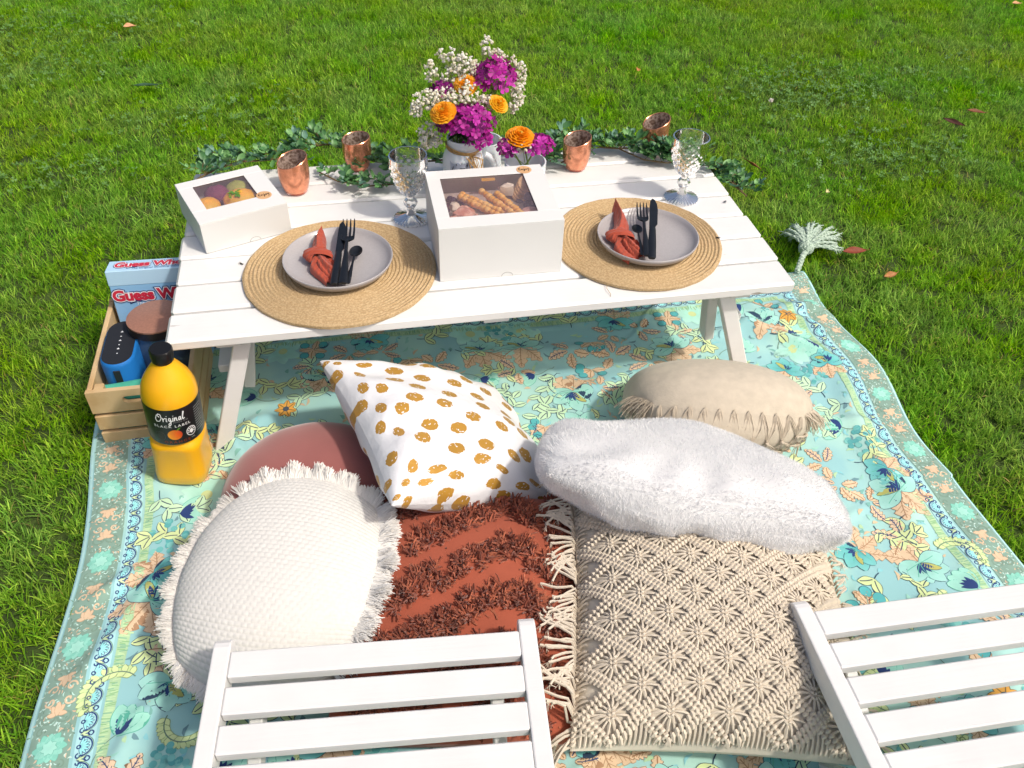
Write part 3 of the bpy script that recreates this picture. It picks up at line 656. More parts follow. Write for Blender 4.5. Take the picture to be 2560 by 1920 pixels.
# ------------------------------------------------------------------ black cutlery
m_steel = mat('black_steel', hexc('3e4146'), .38, metal=.85, var=.10, vscale=50, spec=.5)
def place(o, a, b_):
    """lay a piece of cutlery whose local +y runs from handle end (0) to tip along a->b_"""
    a = Vector(a); b_ = Vector(b_); d = (b_ - a).normalized(); x = d.cross(Vector((0, 0, 1))).normalized(); z = x.cross(d)
    o.matrix_world = Matrix(((x.x, d.x, z.x, a.x), (x.y, d.y, z.y, a.y), (x.z, d.z, z.z, a.z), (0, 0, 0, 1)))
def ribbon(mb, st, n=7):
    """st rows: y, half width, z, half thickness -> lens section"""
    R = []
    for y, w, z, h in st:
        th = np.linspace(0, 2 * PI, 13)[:-1]; R.append(np.stack([w * np.cos(th), np.full(12, y), z + h * np.sin(th)], -1))
    R = np.array(R); b0 = mb.n; mb.grid(R, cv=True); mb.f.append(tuple(b0 + j for j in range(12))); mb.f.append(tuple(b0 + (len(st) - 1) * 12 + j for j in range(12))[::-1])
HAND = [(0, .0072, 0, .0022), (.004, .0086, 0, .003), (.04, .0072, 0, .0028), (.075, .0048, .001, .0024), (.1, .0034, .002, .0022)]
def knife(label, a, b_, L):
    t = thing('table_knife', label, 'knife', group='black table knives'); k = L / .21
    b = MB(); ribbon(b, [(0, .0065, 0, .0028), (.004, .0078, 0, .004), (.05, .0078, 0, .004), (.095, .0068, 0, .0036), (.104, .0060, 0, .003)]); obj('handle', b, m_steel, t)
    b = MB(); out = [(-.0065, .103), (.0055, .103), (.0062, .11), (.0095, .118), (.0098, .17), (.008, .19), (.003, .206), (-.002, .210), (-.006, .2), (-.0068, .18), (-.0065, .12)]
    b.prism(out, -.0011, .0011); obj('blade', b, m_steel, t, False)
    place(t, a, b_); t.scale = (k, k, k); return t
def fork(label, a, b_, L):
    t = thing('table_fork', label, 'fork', group='black table forks'); k = L / .20
    b = MB(); ribbon(b, HAND + [(.125, .0032, .004, .002)]); obj('handle', b, m_steel, t)
    b = MB(); G = []
    for y in np.linspace(.122, .152, 8):
        s = (y - .122) / .03; w = .0035 + .0092 * min(1, (s * 1.5)) ** .7; z = .004 - .009 * math.sin(s * 2.0)
        G.append([(w * q, y, z + .003 * (q * q)) for q in np.linspace(-1, 1, 7)])
    G = np.array(G); b.grid(G); b.grid(G - np.array([0, 0, .0018])); obj('head', b, m_steel, t)
    for q in (-.0108, -.0036, .0036, .0108):
        b = MB(); ribbon(b, [(.150, .0022, -.0048 + .002 * (q / .0108) ** 2, .0011), (.17, .0020, -.0045, .0010), (.19, .0016, -.0005, .0009), (.2, .0008, .003, .0006)]); 
        b.v = [V + np.array([q, 0, 0]) for V in b.v]; obj('tine', b, m_steel, t)
    place(t, a, b_); t.scale = (k, k, k); return t
def spoon(label, a, b_, L):
    t = thing('table_spoon', label, 'spoon', group='black table spoons'); k = L / .20
    b = MB(); ribbon(b, HAND + [(.135, .0032, .004, .002), (.142, .004, .0035, .002)]); obj('handle', b, m_steel, t)
    b = MB(); G = []; n = 16
    for i in range(9):
        rr = i / 8; G.append([(.0190 * rr * math.cos(a_), .170 + (.030 * rr) * math.sin(a_), -.007 * (1 - rr * rr) + .003) for a_ in np.arange(n) * 2 * PI / n])
    G = np.array(G); b.grid(G, cv=True); b.grid(G - np.array([0, 0, .0016]), cv=True); obj('bowl', b, m_steel, t)
    place(t, a, b_); t.scale = (k, k, k); return t
def seg(x0, y0, z0, x1, y1, z1):
    a = at_z(x0, y0, TABLE_H + z0); b_ = at_z(x1, y1, TABLE_H + z1); return a, b_, float(np.linalg.norm(b_ - a))
knife('black table knife lying next to the rust napkin on the left hand plate', *seg(722, 614, .040, 741, 480, .046))
fork('black table fork lying between the knife and spoon on the left hand plate', *seg(741, 612, .043, 754, 476, .050))
spoon('black table spoon lying rightmost of the cutlery on the left hand plate', *seg(750, 612, .038, 772, 532, .032))
fork('black table fork beside the rust napkin on the right hand plate', *seg(1398, 552, .043, 1386, 440, .050))
knife('black table knife lying rightmost of the cutlery on the right hand plate', *seg(1408, 558, .043, 1411, 430, .050))
spoon('black table spoon mostly hidden under the fork on the right hand plate', *seg(1389, 550, .040, 1374, 486, .036))

# ------------------------------------------------------------------ diamond-cut goblets
m_glass = mat('clear_pressed_glass', (1, 1, 1), .0, trans=1., ior=1.42, spec=.5)
_N = m_glass.node_tree.nodes; _L = m_glass.node_tree.links; _tr = _N.new('ShaderNodeBsdfTransparent'); _m = _N.new('ShaderNodeMixShader'); _m.inputs[0].default_value = .06
_L.new(_N['Principled BSDF'].outputs[0], _m.inputs[1]); _L.new(_tr.outputs[0], _m.inputs[2]); _L.new(_m.outputs[0], _N['Material Output'].inputs['Surface'])
def goblet(c, label, rz):
    t = thing('glass_goblet', label, 'glass', (c[0], c[1], TABLE_H + .0005), (0, 0, rz), 'diamond cut glass goblets'); n = 120
    H = .148
    outer = [(0, .0), (.036, .0), (.0385, .0012), (.0385, .0025), (.034, .0045), (.022, .008), (.011, .013), (.0075, .020), (.0068, .027), (.0105, .031), (.0135, .036), (.0142, .041), (.0120, .047), (.0078, .051), (.0075, .055), (.010, .0585)]
    bowl = [(.010 + .0305 * math.sin(min(1, s * 1.12) * PI / 2) ** .58 - .0008 * s * s, .0585 + s * (H - .0585)) for s in np.linspace(0.03, 1, 40)]
    inner = [(r - .0026, z) for r, z in bowl][::-1]; inner = inner + [(.010, .0665), (.004, .0645), (0, .064)]
    prof = outer + bowl + [(bowl[-1][0] - .0012, H + .0008), (bowl[-1][0] - .0030, H + .0005)] + inner; split = len(outer); nb = len(bowl); b = MB(); rows = []
    th = np.arange(n) * 2 * PI / n
    for i, (r, z) in enumerate(prof):
        rr = np.full(n, r)
        if split <= i < split + nb:
            s = (z - .0585) / (H - .0585); amp = .0014 * np.clip((.88 - s) * 9, 0, 1) * np.clip(s * 8, 0, 1)
            u = th * 15 / (2 * PI); v = s * 5.2; d1 = np.abs(((u + v) % 1) - .5) * 2; d2 = np.abs(((u - v) % 1) - .5) * 2
            rr = r + amp * (np.minimum(d1, d2) * 1.6 - .5)
        elif i < 5: rr = r + .0009 * np.sin(th * 30) * (r > .02)
        elif 8 <= i <= 13: rr = r * (1 + .05 * np.cos(th * 8))
        rows.append(np.stack([rr * np.cos(th), rr * np.sin(th), np.full(n, z)], -1))
    b.grid(np.array(rows), cv=True); obj('goblet_body', b, m_glass, t, sharp=28); return t
goblet((.471, .352), 'clear diamond cut goblet standing left of the large white box', 0); goblet((1.079, .353), 'clear diamond cut goblet standing at the right end of the table', .3)

# ------------------------------------------------------------------ copper votive cups
def copper_mat():
    m = mat('copper_mercury_glass', hexc('e39a78'), .22, metal=.75, bump=.18, bscale=45, bdist=.004, var=.28, vscale=90); return m
m_cop = copper_mat(); m_copin = mat('tarnished_cup_lining', hexc('7d6558'), .4, metal=.3, var=.6, vscale=160, col2=hexc('cdb8ab')); m_copb = mat('salmon_glass_foot', hexc('c46a52'), .15, trans=.4, coat=.5)
def cup(c, label, ang, s=1.0, tilt=.012):
    t = thing('copper_cup', label, 'candle cup', (c[0], c[1], TABLE_H + .0005), (0, 0, 0), 'copper tealight cups'); n = 48; th = np.arange(n) * 2 * PI / n
    prof = [(.0225, .004), (.0262, .009), (.0305, .024), (.0325, .040), (.0328, .054), (.0322, .074)]
    def rows(pr_, dr): 
        R = []
        for r, z in pr_:
            zz = z + (z / .074) ** 2 * tilt * np.cos(th - ang); R.append(np.stack([(r - dr) * s * np.cos(th), (r - dr) * s * np.sin(th), zz * s], -1))
        return np.array(R)
    b = MB(); b.grid(rows(prof, 0), cv=True); obj('wall', b, m_cop, t)
    b = MB(); b.grid(rows([(.004, .010)] + [(r, z + .004 if z < .01 else z) for r, z in prof], .0022), cv=True); b.f.append(tuple(range(n))); obj('lining', b, m_copin, t)
    b = MB(); r1 = rows(prof[-1:], 0)[0]; r2 = rows(prof[-1:], .0022)[0]; b.grid(np.array([r1, r1 * .985 + np.array([0, 0, .0014]), r2])if False else np.array([r1, (r1 + r2) / 2 + np.array([0, 0, .0012]), r2]), cv=True); obj('rim', b, m_cop, t)
    b = MB(); b.lathe([(.0 , 0), (.0205 * s, 0), (.0235 * s, .002 * s), (.0228 * s, .0062 * s), (0, .0062 * s)], 32); obj('foot', b, m_copb, t)
    return t
def TB(x, y): p = at_z(x, y, TABLE_H); return (p[0], p[1])
def shift(p, dy): return (p[0], p[1] + dy)
cup(shift(TB(641, 424), .022), 'copper tealight cup with a slanted rim beside the small cake box', .5, 1.04, .009)
cup(shift(TB(776, 372), .02), 'copper tealight cup half wrapped in the garland, second from the left', .3, 1.0, .004)
cup(shift(TB(1247, 372), .02), 'copper tealight cup right of the small flower vase', .4, 1.0, .008)
cup(shift(TB(1415, 332), .02), 'copper tealight cup in the leaves behind the right goblet', .2, 1.0, .012)
# ------------------------------------------------------------------ white food boxes
m_card = mat('white_cardboard', hexc('e0e0de'), .55, var=.02, vscale=8, bump=.03, bscale=200)
m_kraft = mat('kraft_sticker', hexc('d2a679'), .7, var=.08, vscale=200); m_ink = mat('black_ink', hexc('2c2622'), .6)
m_film = bpy.data.materials.new('clear_window_film'); m_film.use_nodes = True; N = m_film.node_tree.nodes; L = m_film.node_tree.links; N.remove(N['Principled BSDF'])
tr = N.new('ShaderNodeBsdfTransparent'); tr.inputs[0].default_value = (.97, .95, .96, 1); gl = N.new('ShaderNodeBsdfGlossy'); gl.inputs['Roughness'].default_value = .12
df = N.new('ShaderNodeBsdfDiffuse'); df.inputs[0].default_value = (*hexc('c9b4c0'), 1); fr = N.new('ShaderNodeFresnel'); fr.inputs[0].default_value = 1.45
m1 = N.new('ShaderNodeMixShader'); m2 = N.new('ShaderNodeMixShader'); nz = N.new('ShaderNodeTexNoise'); nz.inputs['Scale'].default_value = 18; mrr = N.new('ShaderNodeMapRange'); mrr.inputs[3].default_value = .06; mrr.inputs[4].default_value = .24
L.new(nz.outputs[0], mrr.inputs[0]); L.new(mrr.outputs[0], m1.inputs[0]); L.new(tr.outputs[0], m1.inputs[1]); L.new(df.outputs[0], m1.inputs[2]); L.new(fr.outputs[0], m2.inputs[0]); L.new(m1.outputs[0], m2.inputs[1]); L.new(gl.outputs[0], m2.inputs[2])
L.new(m2.outputs[0], N['Material Output'].inputs['Surface'])
# handwritten stroke letters: unit-high polylines
def enjoy_strokes():
    return [[(.35, .9), (.05, .75), (.02, .5), (.3, .5), (.02, .45), (.05, .1), (.38, .1)], [(.5, .1), (.52, .5), (.55, .3), (.7, .5), (.75, .1), (.85, .2)],
            [(1.0, .5), (1.0, -.2), (.85, -.4), (.9, -.1), (1.15, .3)], [(1.25, .3), (1.35, .5), (1.48, .3), (1.35, .1), (1.25, .3)], [(1.6, .5), (1.68, .2), (1.85, .5), (1.78, -.1), (1.6, -.4)], [(1.0, .72), (1.02, .76)]]
def cake_box(label, loc, rz, W, D, H, win, stick):
    t = thing('white_food_box', label, 'food box', (loc[0], loc[1], TABLE_H + loc[2]), (0, 0, rz), 'white boxes with clear windows'); th = .0016
    def part(nm, c, d, bev=.0006): bb = MB(); bb.box(c, d, bev); obj(nm, bb, m_card, t, False)
    part('base', (0, 0, th / 2), (W, D, th)); part('front_panel', (0, -D / 2 + th / 2, H / 2), (W, th, H - .0008)); part('back_panel', (0, D / 2 - th / 2, H / 2), (W, th, H - .0008))
    for sx in (-1, 1): part('side_panel', (sx * (W / 2 - th / 2), 0, H / 2), (th, D - 2 * th - .0005, H - .001))
    x0, x1, y0, y1 = win; h = .0014; bb = MB()
    for (a, b_, c, d) in ((-W / 2, W / 2, -D / 2, y0), (-W / 2, W / 2, y1, D / 2), (-W / 2, x0, y0 + .0001, y1 - .0001), (x1, W / 2, y0 + .0001, y1 - .0001)): bb.box(((a + b_) / 2, (c + d) / 2, H + h / 2), (b_ - a, d - c, h), .0004)
    obj('lid_frame', bb, m_card, t, False)
    bb = MB(); e_ = .004; bb.add([(x0 - e_, y0 - e_, H - .0014), (x1 + e_, y0 - e_, H - .0014), (x1 + e_, y1 + e_, H - .0014), (x0 - e_, y1 + e_, H - .0014)], [(0, 1, 2, 3)]); obj('window_film', bb, m_film, t, False)
    bb = MB(); a = np.linspace(0, PI, 15); bb.tube(np.stack([.012 + .011 * np.cos(a), np.full(15, -D / 2 - .0003), .001 + .0085 * np.sin(a)], -1), .0005, 4); obj('thumb_notch', bb, mat('box_slit_shade', hexc('a9a9a6'), .8), t)
    bb = MB(); bb.lathe([(0, .0004), (.0155, .0004), (.0158, 0)], 28, (stick[0], stick[1], H + h + .0002)); st = obj('sticker', bb, m_kraft, t, False)
    bb = MB()
    for s_ in enjoy_strokes():
        bb.tube([(stick[0] + (x - .93) * .0118, stick[1] + (y - .25) * .0118, H + h + .0010) for x, y in s_], .0006, 4)
    obj('lettering', bb, m_ink, st); return t
BIG = (.6225, .222); BW, BD, BH = .241, .222, .117
cake_box('large white food box with breadsticks showing through its window', (*BIG, .0005), 0, BW, BD, BH, (-.094, .077, -.072, .078), (.082, .091))
u = np.array([.172, .064]); u /= np.linalg.norm(u); v_ = np.array([-u[1], u[0]]); SRZ = math.atan2(u[1], u[0]); fl = np.array([.053, .277]); SW, SD, SH = .178, .180, .066
sc = fl + u * SW / 2 + v_ * SD / 2
cake_box('small white food box of yellow fruit at the far left of the table', (*sc, .0005), SRZ, SW, SD, SH, (-.060, .048, -.040, .062), (.058, -.040))
# food inside the large box
def BB(x, y, z): return np.array([BIG[0] + x, BIG[1] + y, TABLE_H + .002 + z])
m_bread = mat('baked_breadstick', hexc('eeb04a'), .55, var=.3, vscale=60, col2=hexc('f6cc80'), sss=.1)
for i, (p, q, w) in enumerate((((-.062, .036, .098), (.012, -.062, .100), 'leftmost breadstick in the large box'), ((-.055, .058, .090), (.022, -.038, .094), 'breadstick second from the left in the large box'), ((-.014, .056, .096), (.036, -.060, .102), 'breadstick third from the left in the large box'), ((.016, .044, .095), (.050, -.056, .101), 'rightmost breadstick in the large box'))):
    tt = np.linspace(0, 1, 80); P = BB(*p) + (BB(*q) - BB(*p)) * tt[:, None]; r = .0052 + .0019 * np.abs(np.sin(tt * 10 * PI)) + .0008 * np.sin(tt * 23 + i); r[0] = r[-1] = .004; b = MB(); b.tube(P, r, 10)
    tag(obj('breadstick', b, m_bread), 'golden knobbly ' + w, 'breadstick', 'breadsticks in the box')
def lump(name, c, r, col, label, cat, jit=.12, n=12, m=9, group=None, m_=None, rough=.5):
    b = MB(); b.ball((0, 0, 0), r, n, m, None, jit); o = obj(name, b, m_ or mat(name + '_skin', col, rough, var=.2, vscale=60, sss=.05), None); o.location = c; return tag(o, label, cat, group)
m_cheese = mat('white_cheese', hexc('e8dccb'), .6, var=.1); m_ham = mat('cured_meat', hexc('c88170'), .5, var=.4, vscale=50, col2=hexc('e6b9a6')); m_grape = mat('dark_grape', hexc('40304a'), .3); m_crack = mat('cracker', hexc('d6ad7c'), .75, var=.25, vscale=90)
b = MB()
for i in range(5): b.lathe([(0, 0), (.019, 0), (.0205, .002), (.019, .004), (0, .004)], 18, (.002 * i, .004 * i, .0046 * i))
o = obj('cracker_stack', b, m_crack, None, False); o.location = BB(.070, .055, .078); o.rotation_euler = (.5, .2, 0); tag(o, 'stack of pale crackers at the far right of the large box', 'crackers')
lump('cheese_wedge', BB(.040, .055, .096), (.018, .014, .012), None, 'pale cheese lump behind the breadsticks in the large box', 'cheese', .3, 7, 5, None, m_cheese)
lump('cheese_cube', BB(-.075, .000, .095), (.012, .012, .012), None, 'white cheese cube near the left wall of the large box', 'cheese', .1, 6, 5, None, m_cheese)
for i, (x, y, lab) in enumerate(((-.088, -.072, 'folded cured meat in the near left corner of the large box'), (-.045, -.075, 'folded cured meat beside the left breadstick in the large box'), (-.060, -.040, 'small fold of cured meat among the breadsticks'))):
    lump('cured_meat', BB(x, y + .02, .085), (.024, .022, .018), None, lab, 'meat', .25, 11, 8, 'cured meat in the box', m_ham)
lump('salami_slice', BB(.070, -.038, .094), (.021, .018, .007), None, 'round pale pink salami slice at the right of the large box', 'salami', .02, 18, 7, None, mat('salami', hexc('cf9f98'), .5, var=.2, vscale=120))
for i, (x, y, z, lab) in enumerate(((-.080, .035, .078, 'dark grapes in the back left of the large box'), (.086, .02, .078, 'dark grapes by the right wall of the large box'), (.086, -.040, .072, 'wine red grapes in the near right corner of the large box'))):
    b = MB()
    for k in range(12): b.ball(rng.normal(0, .012, 3) * (1, 1, .5), .0095, 8, 6)
    o = obj('grape_bunch', b, m_grape if i < 2 else mat('red_grape', hexc('7d2f4a'), .3), None); o.location = BB(x, y, z); tag(o, lab, 'grapes', 'grapes in the box')
for (x, y, z, rr) in ((.02, -.02, .03, .06), (-.03, .05, .03, .05)): pass
b = MB(); b.box((0, 0, 0), (.225, .205, .07), .01); o = obj('paper_lining', b, mat('crumpled_liner', hexc('b9aaa0'), .8, var=.2, vscale=30, bump=.6, bscale=40, bdist=.01), None, False); o.location = BB(0, 0, .039); tag(o, 'crumpled paper lining under the food in the large box', 'paper')
b = MB(); b.box((0, 0, 0), (.028, .012, .0006), .0002); o = obj('gold_tape', b, mat('gold_sticker_tape', hexc('d6a23a'), .4), None, False); o.location = BB(.004, .0705, .1139 - .002); o['label'] = 'small gold sticker under the window of the large box'; o['category'] = 'sticker'
# fruit inside the small box
def SB(x, y, z): p = sc + u * x + v_ * y; return (p[0], p[1], TABLE_H + .002 + z)
m_mango = mat('mango_flesh', hexc('f8b61c'), .35, var=.15, vscale=25, col2=hexc('f6c53c'), sss=.15)
lump('mango_half', SB(.020, .004, .045), (.036, .032, .0185), None, 'large yellow fruit half at the front of the small box', 'fruit', .03, 20, 12, 'yellow fruit halves', m_mango)
lump('mango_half', SB(-.050, .004, .044), (.028, .030, .0185), None, 'orange yellow fruit half in the left of the small box', 'fruit', .03, 20, 12, 'yellow fruit halves', m_mango)
lump('purple_fruit', SB(-.016, .052, .040), (.026, .024, .020), hexc('7d2f58'), 'purple fruit at the back of the small box', 'fruit', .08)
lump('green_fruit', SB(.030, .056, .040), (.026, .024, .018), hexc('a9b04a'), 'green fruit at the back right of the small box', 'fruit', .06)
b = MB(); b.box((0, 0, 0), (.165, .168, .02), .005); o = obj('paper_liner', b, mat('small_box_liner', hexc('cdb9b0'), .8, var=.15, bump=.5, bscale=50, bdist=.008), None, False); o.location = SB(0, 0, .014); o.rotation_euler = (0, 0, SRZ); tag(o, 'crumpled paper under the fruit in the small box', 'paper')
b = MB()
for k in range(22):
    a = random.uniform(0, 6.3); p = rng.normal(0, .008, 2); V = [(p[0], p[1], 0), (p[0] + .006 * math.cos(a - .5), p[1] + .006 * math.sin(a - .5), .002), (p[0] + .011 * math.cos(a), p[1] + .011 * math.sin(a), .001), (p[0] + .006 * math.cos(a + .5), p[1] + .006 * math.sin(a + .5), .002)]; b.add(V, [(0, 1, 2, 3)])
o = obj('parsley_sprig', b, mat('parsley', hexc('5d8a3a'), .6), None); o.location = SB(.006, -.002, .0625); tag(o, 'little green herb sprig on the yellow fruit in the small box', 'herb')
# ------------------------------------------------------------------ vases
m_milk = mat('milky_white_glass', hexc('e3e8ec'), .25, coat=.3, sss=.1); m_tag = mat('grey_card_tag', hexc('b3b9c9'), .7); m_raffia = mat('raffia_twine', hexc('c29a5f'), .8, var=.2, vscale=100); m_inkl = mat('pen_ink', hexc('30343a'), .6)
VY = .425
vp = at_y(1000, 335, VY); VX = vp[0]; VH = .145
vase = thing('jar_mug_vase', 'milky glass jar mug with handle, raffia bow and grey tag holding the big bouquet', 'vase', (VX, VY, TABLE_H + .0005)); n = 40
prof = [(0, 0), (.036, 0), (.041, .004), (.042, .012), (.042, .098), (.040, .110), (.0335, .120), (.0325, .124), (.034, .127), (.034, VH), (.0315, VH), (.0312, .125), (.037, .106), (.039, .02), (0, .008)]
b = MB(); b.lathe(prof, n, rf=lambda th, r, z: r * (1 + .05 * (np.abs(np.cos(2 * th)) ** 3) * (r > .04))); obj('jar', b, m_milk, vase)
b = MB(); a = np.linspace(-1.25, 1.35, 14); P = np.stack([.040 + .030 * np.cos(a), np.full(14, -.004), .064 + .040 * np.sin(a)], -1); b.tube(P, .0065, 10); obj('handle', b, m_milk, vase)
b = MB(); G = np.zeros((16, 10, 3))
for i, aa in enumerate(np.linspace(-2.35, -1.12, 16)):
    for j, z in enumerate(np.linspace(.058, .108, 10)):
        G[i, j] = (.0445 * math.cos(aa) * 1.02, .0445 * math.sin(aa) * 1.02, z - .006 * abs(math.sin((i / 15) * PI * 3)) * (j == 9))
b.grid(G); tg = obj('paper_tag', b, m_tag, vase)
def on_tag(u_, v_): aa = -1.75 + u_; return (.0466 * math.cos(aa), .0466 * math.sin(aa), .084 + v_ * 1.1)
b = MB()
def pen(L, s=1.): b.tube([on_tag(x * s, y * s) for x, y in L], .0008, 4)
pen([(-.42, .012), (-.47, .004), (-.44, -.006)]); pen([(.40, .012), (.47, .002), (.40, -.008), (.30, -.012)]); pen([(-.10, .009), (-.05, .011), (-.06, .007), (-.12, .008), (-.02, .0095), (.10, .010), (.16, .008)])
pen([(-.28, .019), (-.25, .015)]); pen([(-.02, .020), (-.01, .018)]); pen([(.20, .018), (.22, .013), (.26, .018)])
word = text_mb('Turn lung', .0115, 0, 0, .15)
obj('tag_scribble', b, m_inkl, tg)
V = word.arr(); word.v = [np.array([on_tag(p[0] / .0466 + 0.02, p[1] - .007) for p in V])]; obj('tag_lettering', word, m_inkl, tg, False)
b = MB()
for k in range(4):
    a = np.linspace(0, 2 * PI, 40); b.tube(np.stack([(.0352 + .0006 * k) * np.cos(a), (.0352 + .0006 * k) * np.sin(a), .118 + .0025 * k - .006 * np.cos(a) + .001 * np.sin(a * 3 + k)], -1), .0011, 4, cap=False)
for k in range(16):
    e = np.array([.012 + random.uniform(-.008, .020), -.052 - random.uniform(0, .008), .055 + random.uniform(-.012, .02)]); s0 = np.array([.012, -.036, .117]); s1 = s0 + np.array([random.uniform(-.015, .025), -.012, random.uniform(-.01, .012)])
    b.tube([s0, s1, (s1 + e) / 2 + np.array([.006, -.004, 0]), e], .0008, 4)
obj('raffia_bow', b, m_raffia, vase)
v2 = at_y(1060, 300, .53)
b = MB(); b.lathe([(0, 0), (.035, 0), (.037, .005), (.036, .10), (.0365, .125), (.034, .125), (.034, .012), (0, .01)], 36); vase2 = obj('tall_white_vase', b, m_milk, None); vase2.location = (v2[0] - .012, .53, TABLE_H + .0005); vase2.scale = (1, 1, (v2[2] - TABLE_H) / .125)
tag(vase2, 'plain white vase half hidden behind the jar mug', 'vase')
v3 = at_y(1135, 348, .43)
b = MB(); b.lathe([(0, 0), (.036, 0), (.040, .006), (.043, .05), (.044, .090), (.041, .090), (.040, .05), (.036, .008), (0, .008)], 40); vase3 = obj('small_pot_vase', b, m_milk, None); vase3.location = (v3[0], .43, TABLE_H + .0005); vase3.scale = (1.05, 1.05, (v3[2] - TABLE_H) / .090)
tag(vase3, 'small pale glass pot behind the large box holding a few flowers', 'vase')

# ------------------------------------------------------------------ flowers
m_ran = mat('ranunculus_petal', (1, 1, 1), .5, vcol=True, transl=.25, sss=.1); m_stem = mat('flower_stem', hexc('7f9a48'), .55, var=.15); m_phl = mat('magenta_petal', (1, 1, 1), .55, vcol=True, transl=.2); m_gyp = mat('cream_blossom', (1, 1, 1), .7, vcol=True, transl=.2); m_gst = mat('thin_stem', hexc('8da255'), .6)
def frame(nv):
    nv = np.array(nv, float); nv /= np.linalg.norm(nv); a = np.cross(nv, [.2, .1, 1]) if abs(nv[2]) < .95 else np.cross(nv, [1, 0, 0]); a /= np.linalg.norm(a); return a, np.cross(nv, a), nv
VTOP = np.array([VX, VY, TABLE_H + VH - .02]); V3TOP = np.array([v3[0], .43, TABLE_H + (v3[2] - TABLE_H) - .01])
def stem_to(p, base, r=.0017): 
    b = MB(); q = base + rng.normal(0, .008, 3) * (1, 1, 0); m = (p + q) / 2 + np.array([0, 0, .012]); b.tube([p, m, q], r, 6); return b
def ranunculus(p, nv, R, label, base, hue='f59a14', hue2='f8bd2c'):
    p = np.array(p); A, B, Nn = frame(nv); t = thing('ranunculus', label, 'flower', tuple(p), group='orange ranunculus')
    b = MB(); c1, c2 = np.array(hexc(hue)), np.array(hexc(hue2))
    for ri in range(8):
        f = (ri + .6) / 8; npet = 5 + ri; tiltup = 1.35 - 1.15 * f
        for k in range(npet):
            a = 2 * PI * k / npet + ri * .7 + random.uniform(-.1, .1); w = R * (.22 + .34 * f); L = R * (.35 + .55 * f); G = []
            for s in np.linspace(0, 1, 5):
                row = []
                for q in np.linspace(-1, 1, 5):
                    th = a + q * w / (R * f + .25 * R) * (1 - .25 * s * abs(q)); rad = R * .05 + L * s * math.cos(tiltup * s ** .6) * .95 + R * .12 * f; h = R * (.16 - .42 * f * f) + L * s * math.sin(tiltup) * .62 * (1 - .35 * s * f) - .10 * R * q * q * s + random.uniform(-.015, .015) * R
                    row.append(A * rad * math.cos(th) + B * rad * math.sin(th) + Nn * h)
                G.append(row)
            cc = c1 + (c2 - c1) * random.random(); b.grid(np.array(G), col=cc)
    b.ball(Nn * R * .1, R * .2, 8, 6, hexc('c9a12a')); obj('petals', b, m_ran, t)
    bs = stem_to(-Nn * R * .3, base - p); obj('stem', bs, m_stem, t)
def fl_mesh(c_in, c_out):
    b = MB()
    for k in range(5):
        a = k * 2 * PI / 5; V = [(0, 0, 0)]; cc = [c_in]
        for q, r in ((-.55, .007), (-.45, .0108), (-.12, .0122), (.12, .0118), (.45, .0110), (.55, .007)):
            V.append((r * math.cos(a + q), r * math.sin(a + q), .0022 + .0016 * math.cos(q * 3) - .001 * abs(q))); cc.append(c_out)
        b.add(V, [(0, i, i + 1) for i in range(1, 6)], np.array(cc))
    return make_mesh('floret', b, m_phl)
FLM = [fl_mesh(hexc(a), hexc(c)) for a, c in (('96157e', 'bd1f9c'), ('86106e', 'aa1690'), ('ad2a98', 'd03cb6'), ('640f58', '861578'))]
def phlox(p, R, n, label, base, sq=(1, 1, .75), dark=.2, grp='magenta flower heads'):
    p = np.array(p); t = thing('magenta_flower_head', label, 'flower', tuple(p), group=grp); k = 0
    view = (CAM - p); view /= np.linalg.norm(view)
    for i in range(n * 3):
        if k >= n: break
        z = 1 - 1.5 * (i + .5) / (n * 1.6); 
        if z < -.7: z = random.uniform(-.3, .6)
        a = i * 2.39996; d = np.array([math.sqrt(max(0, 1 - z * z)) * math.cos(a), math.sqrt(max(0, 1 - z * z)) * math.sin(a), z])
        A, B, Nn = frame(d * np.array([1, 1, 1.2]) + rng.normal(0, .22, 3)); th = random.uniform(0, 6.3); X = A * math.cos(th) + B * math.sin(th); Yv = np.cross(Nn, X)
        q = d * R * np.array(sq) * random.uniform(.86, 1.06); s = random.uniform(.85, 1.15)
        o = obj('floret', FLM[3] if random.random() < dark else FLM[random.randint(0, 2)], None, t)
        o.matrix_local = Matrix(((X[0] * s, Yv[0] * s, Nn[0] * s, q[0]), (X[1] * s, Yv[1] * s, Nn[1] * s, q[1]), (X[2] * s, Yv[2] * s, Nn[2] * s, q[2]), (0, 0, 0, 1))); k += 1
    b = MB()
    for i in range(14):
        d = rng.normal(0, 1, 3); d[2] = abs(d[2]); d /= np.linalg.norm(d); b.tube([(0, 0, -R * .5), d * R * .5 * np.array(sq), d * R * .9 * np.array(sq)], .001, 4)
    bs = stem_to(np.array([0, 0, -R * .45]), base - p, .002); b.add(bs.arr(), bs.f); obj('stem', b, m_stem, t)
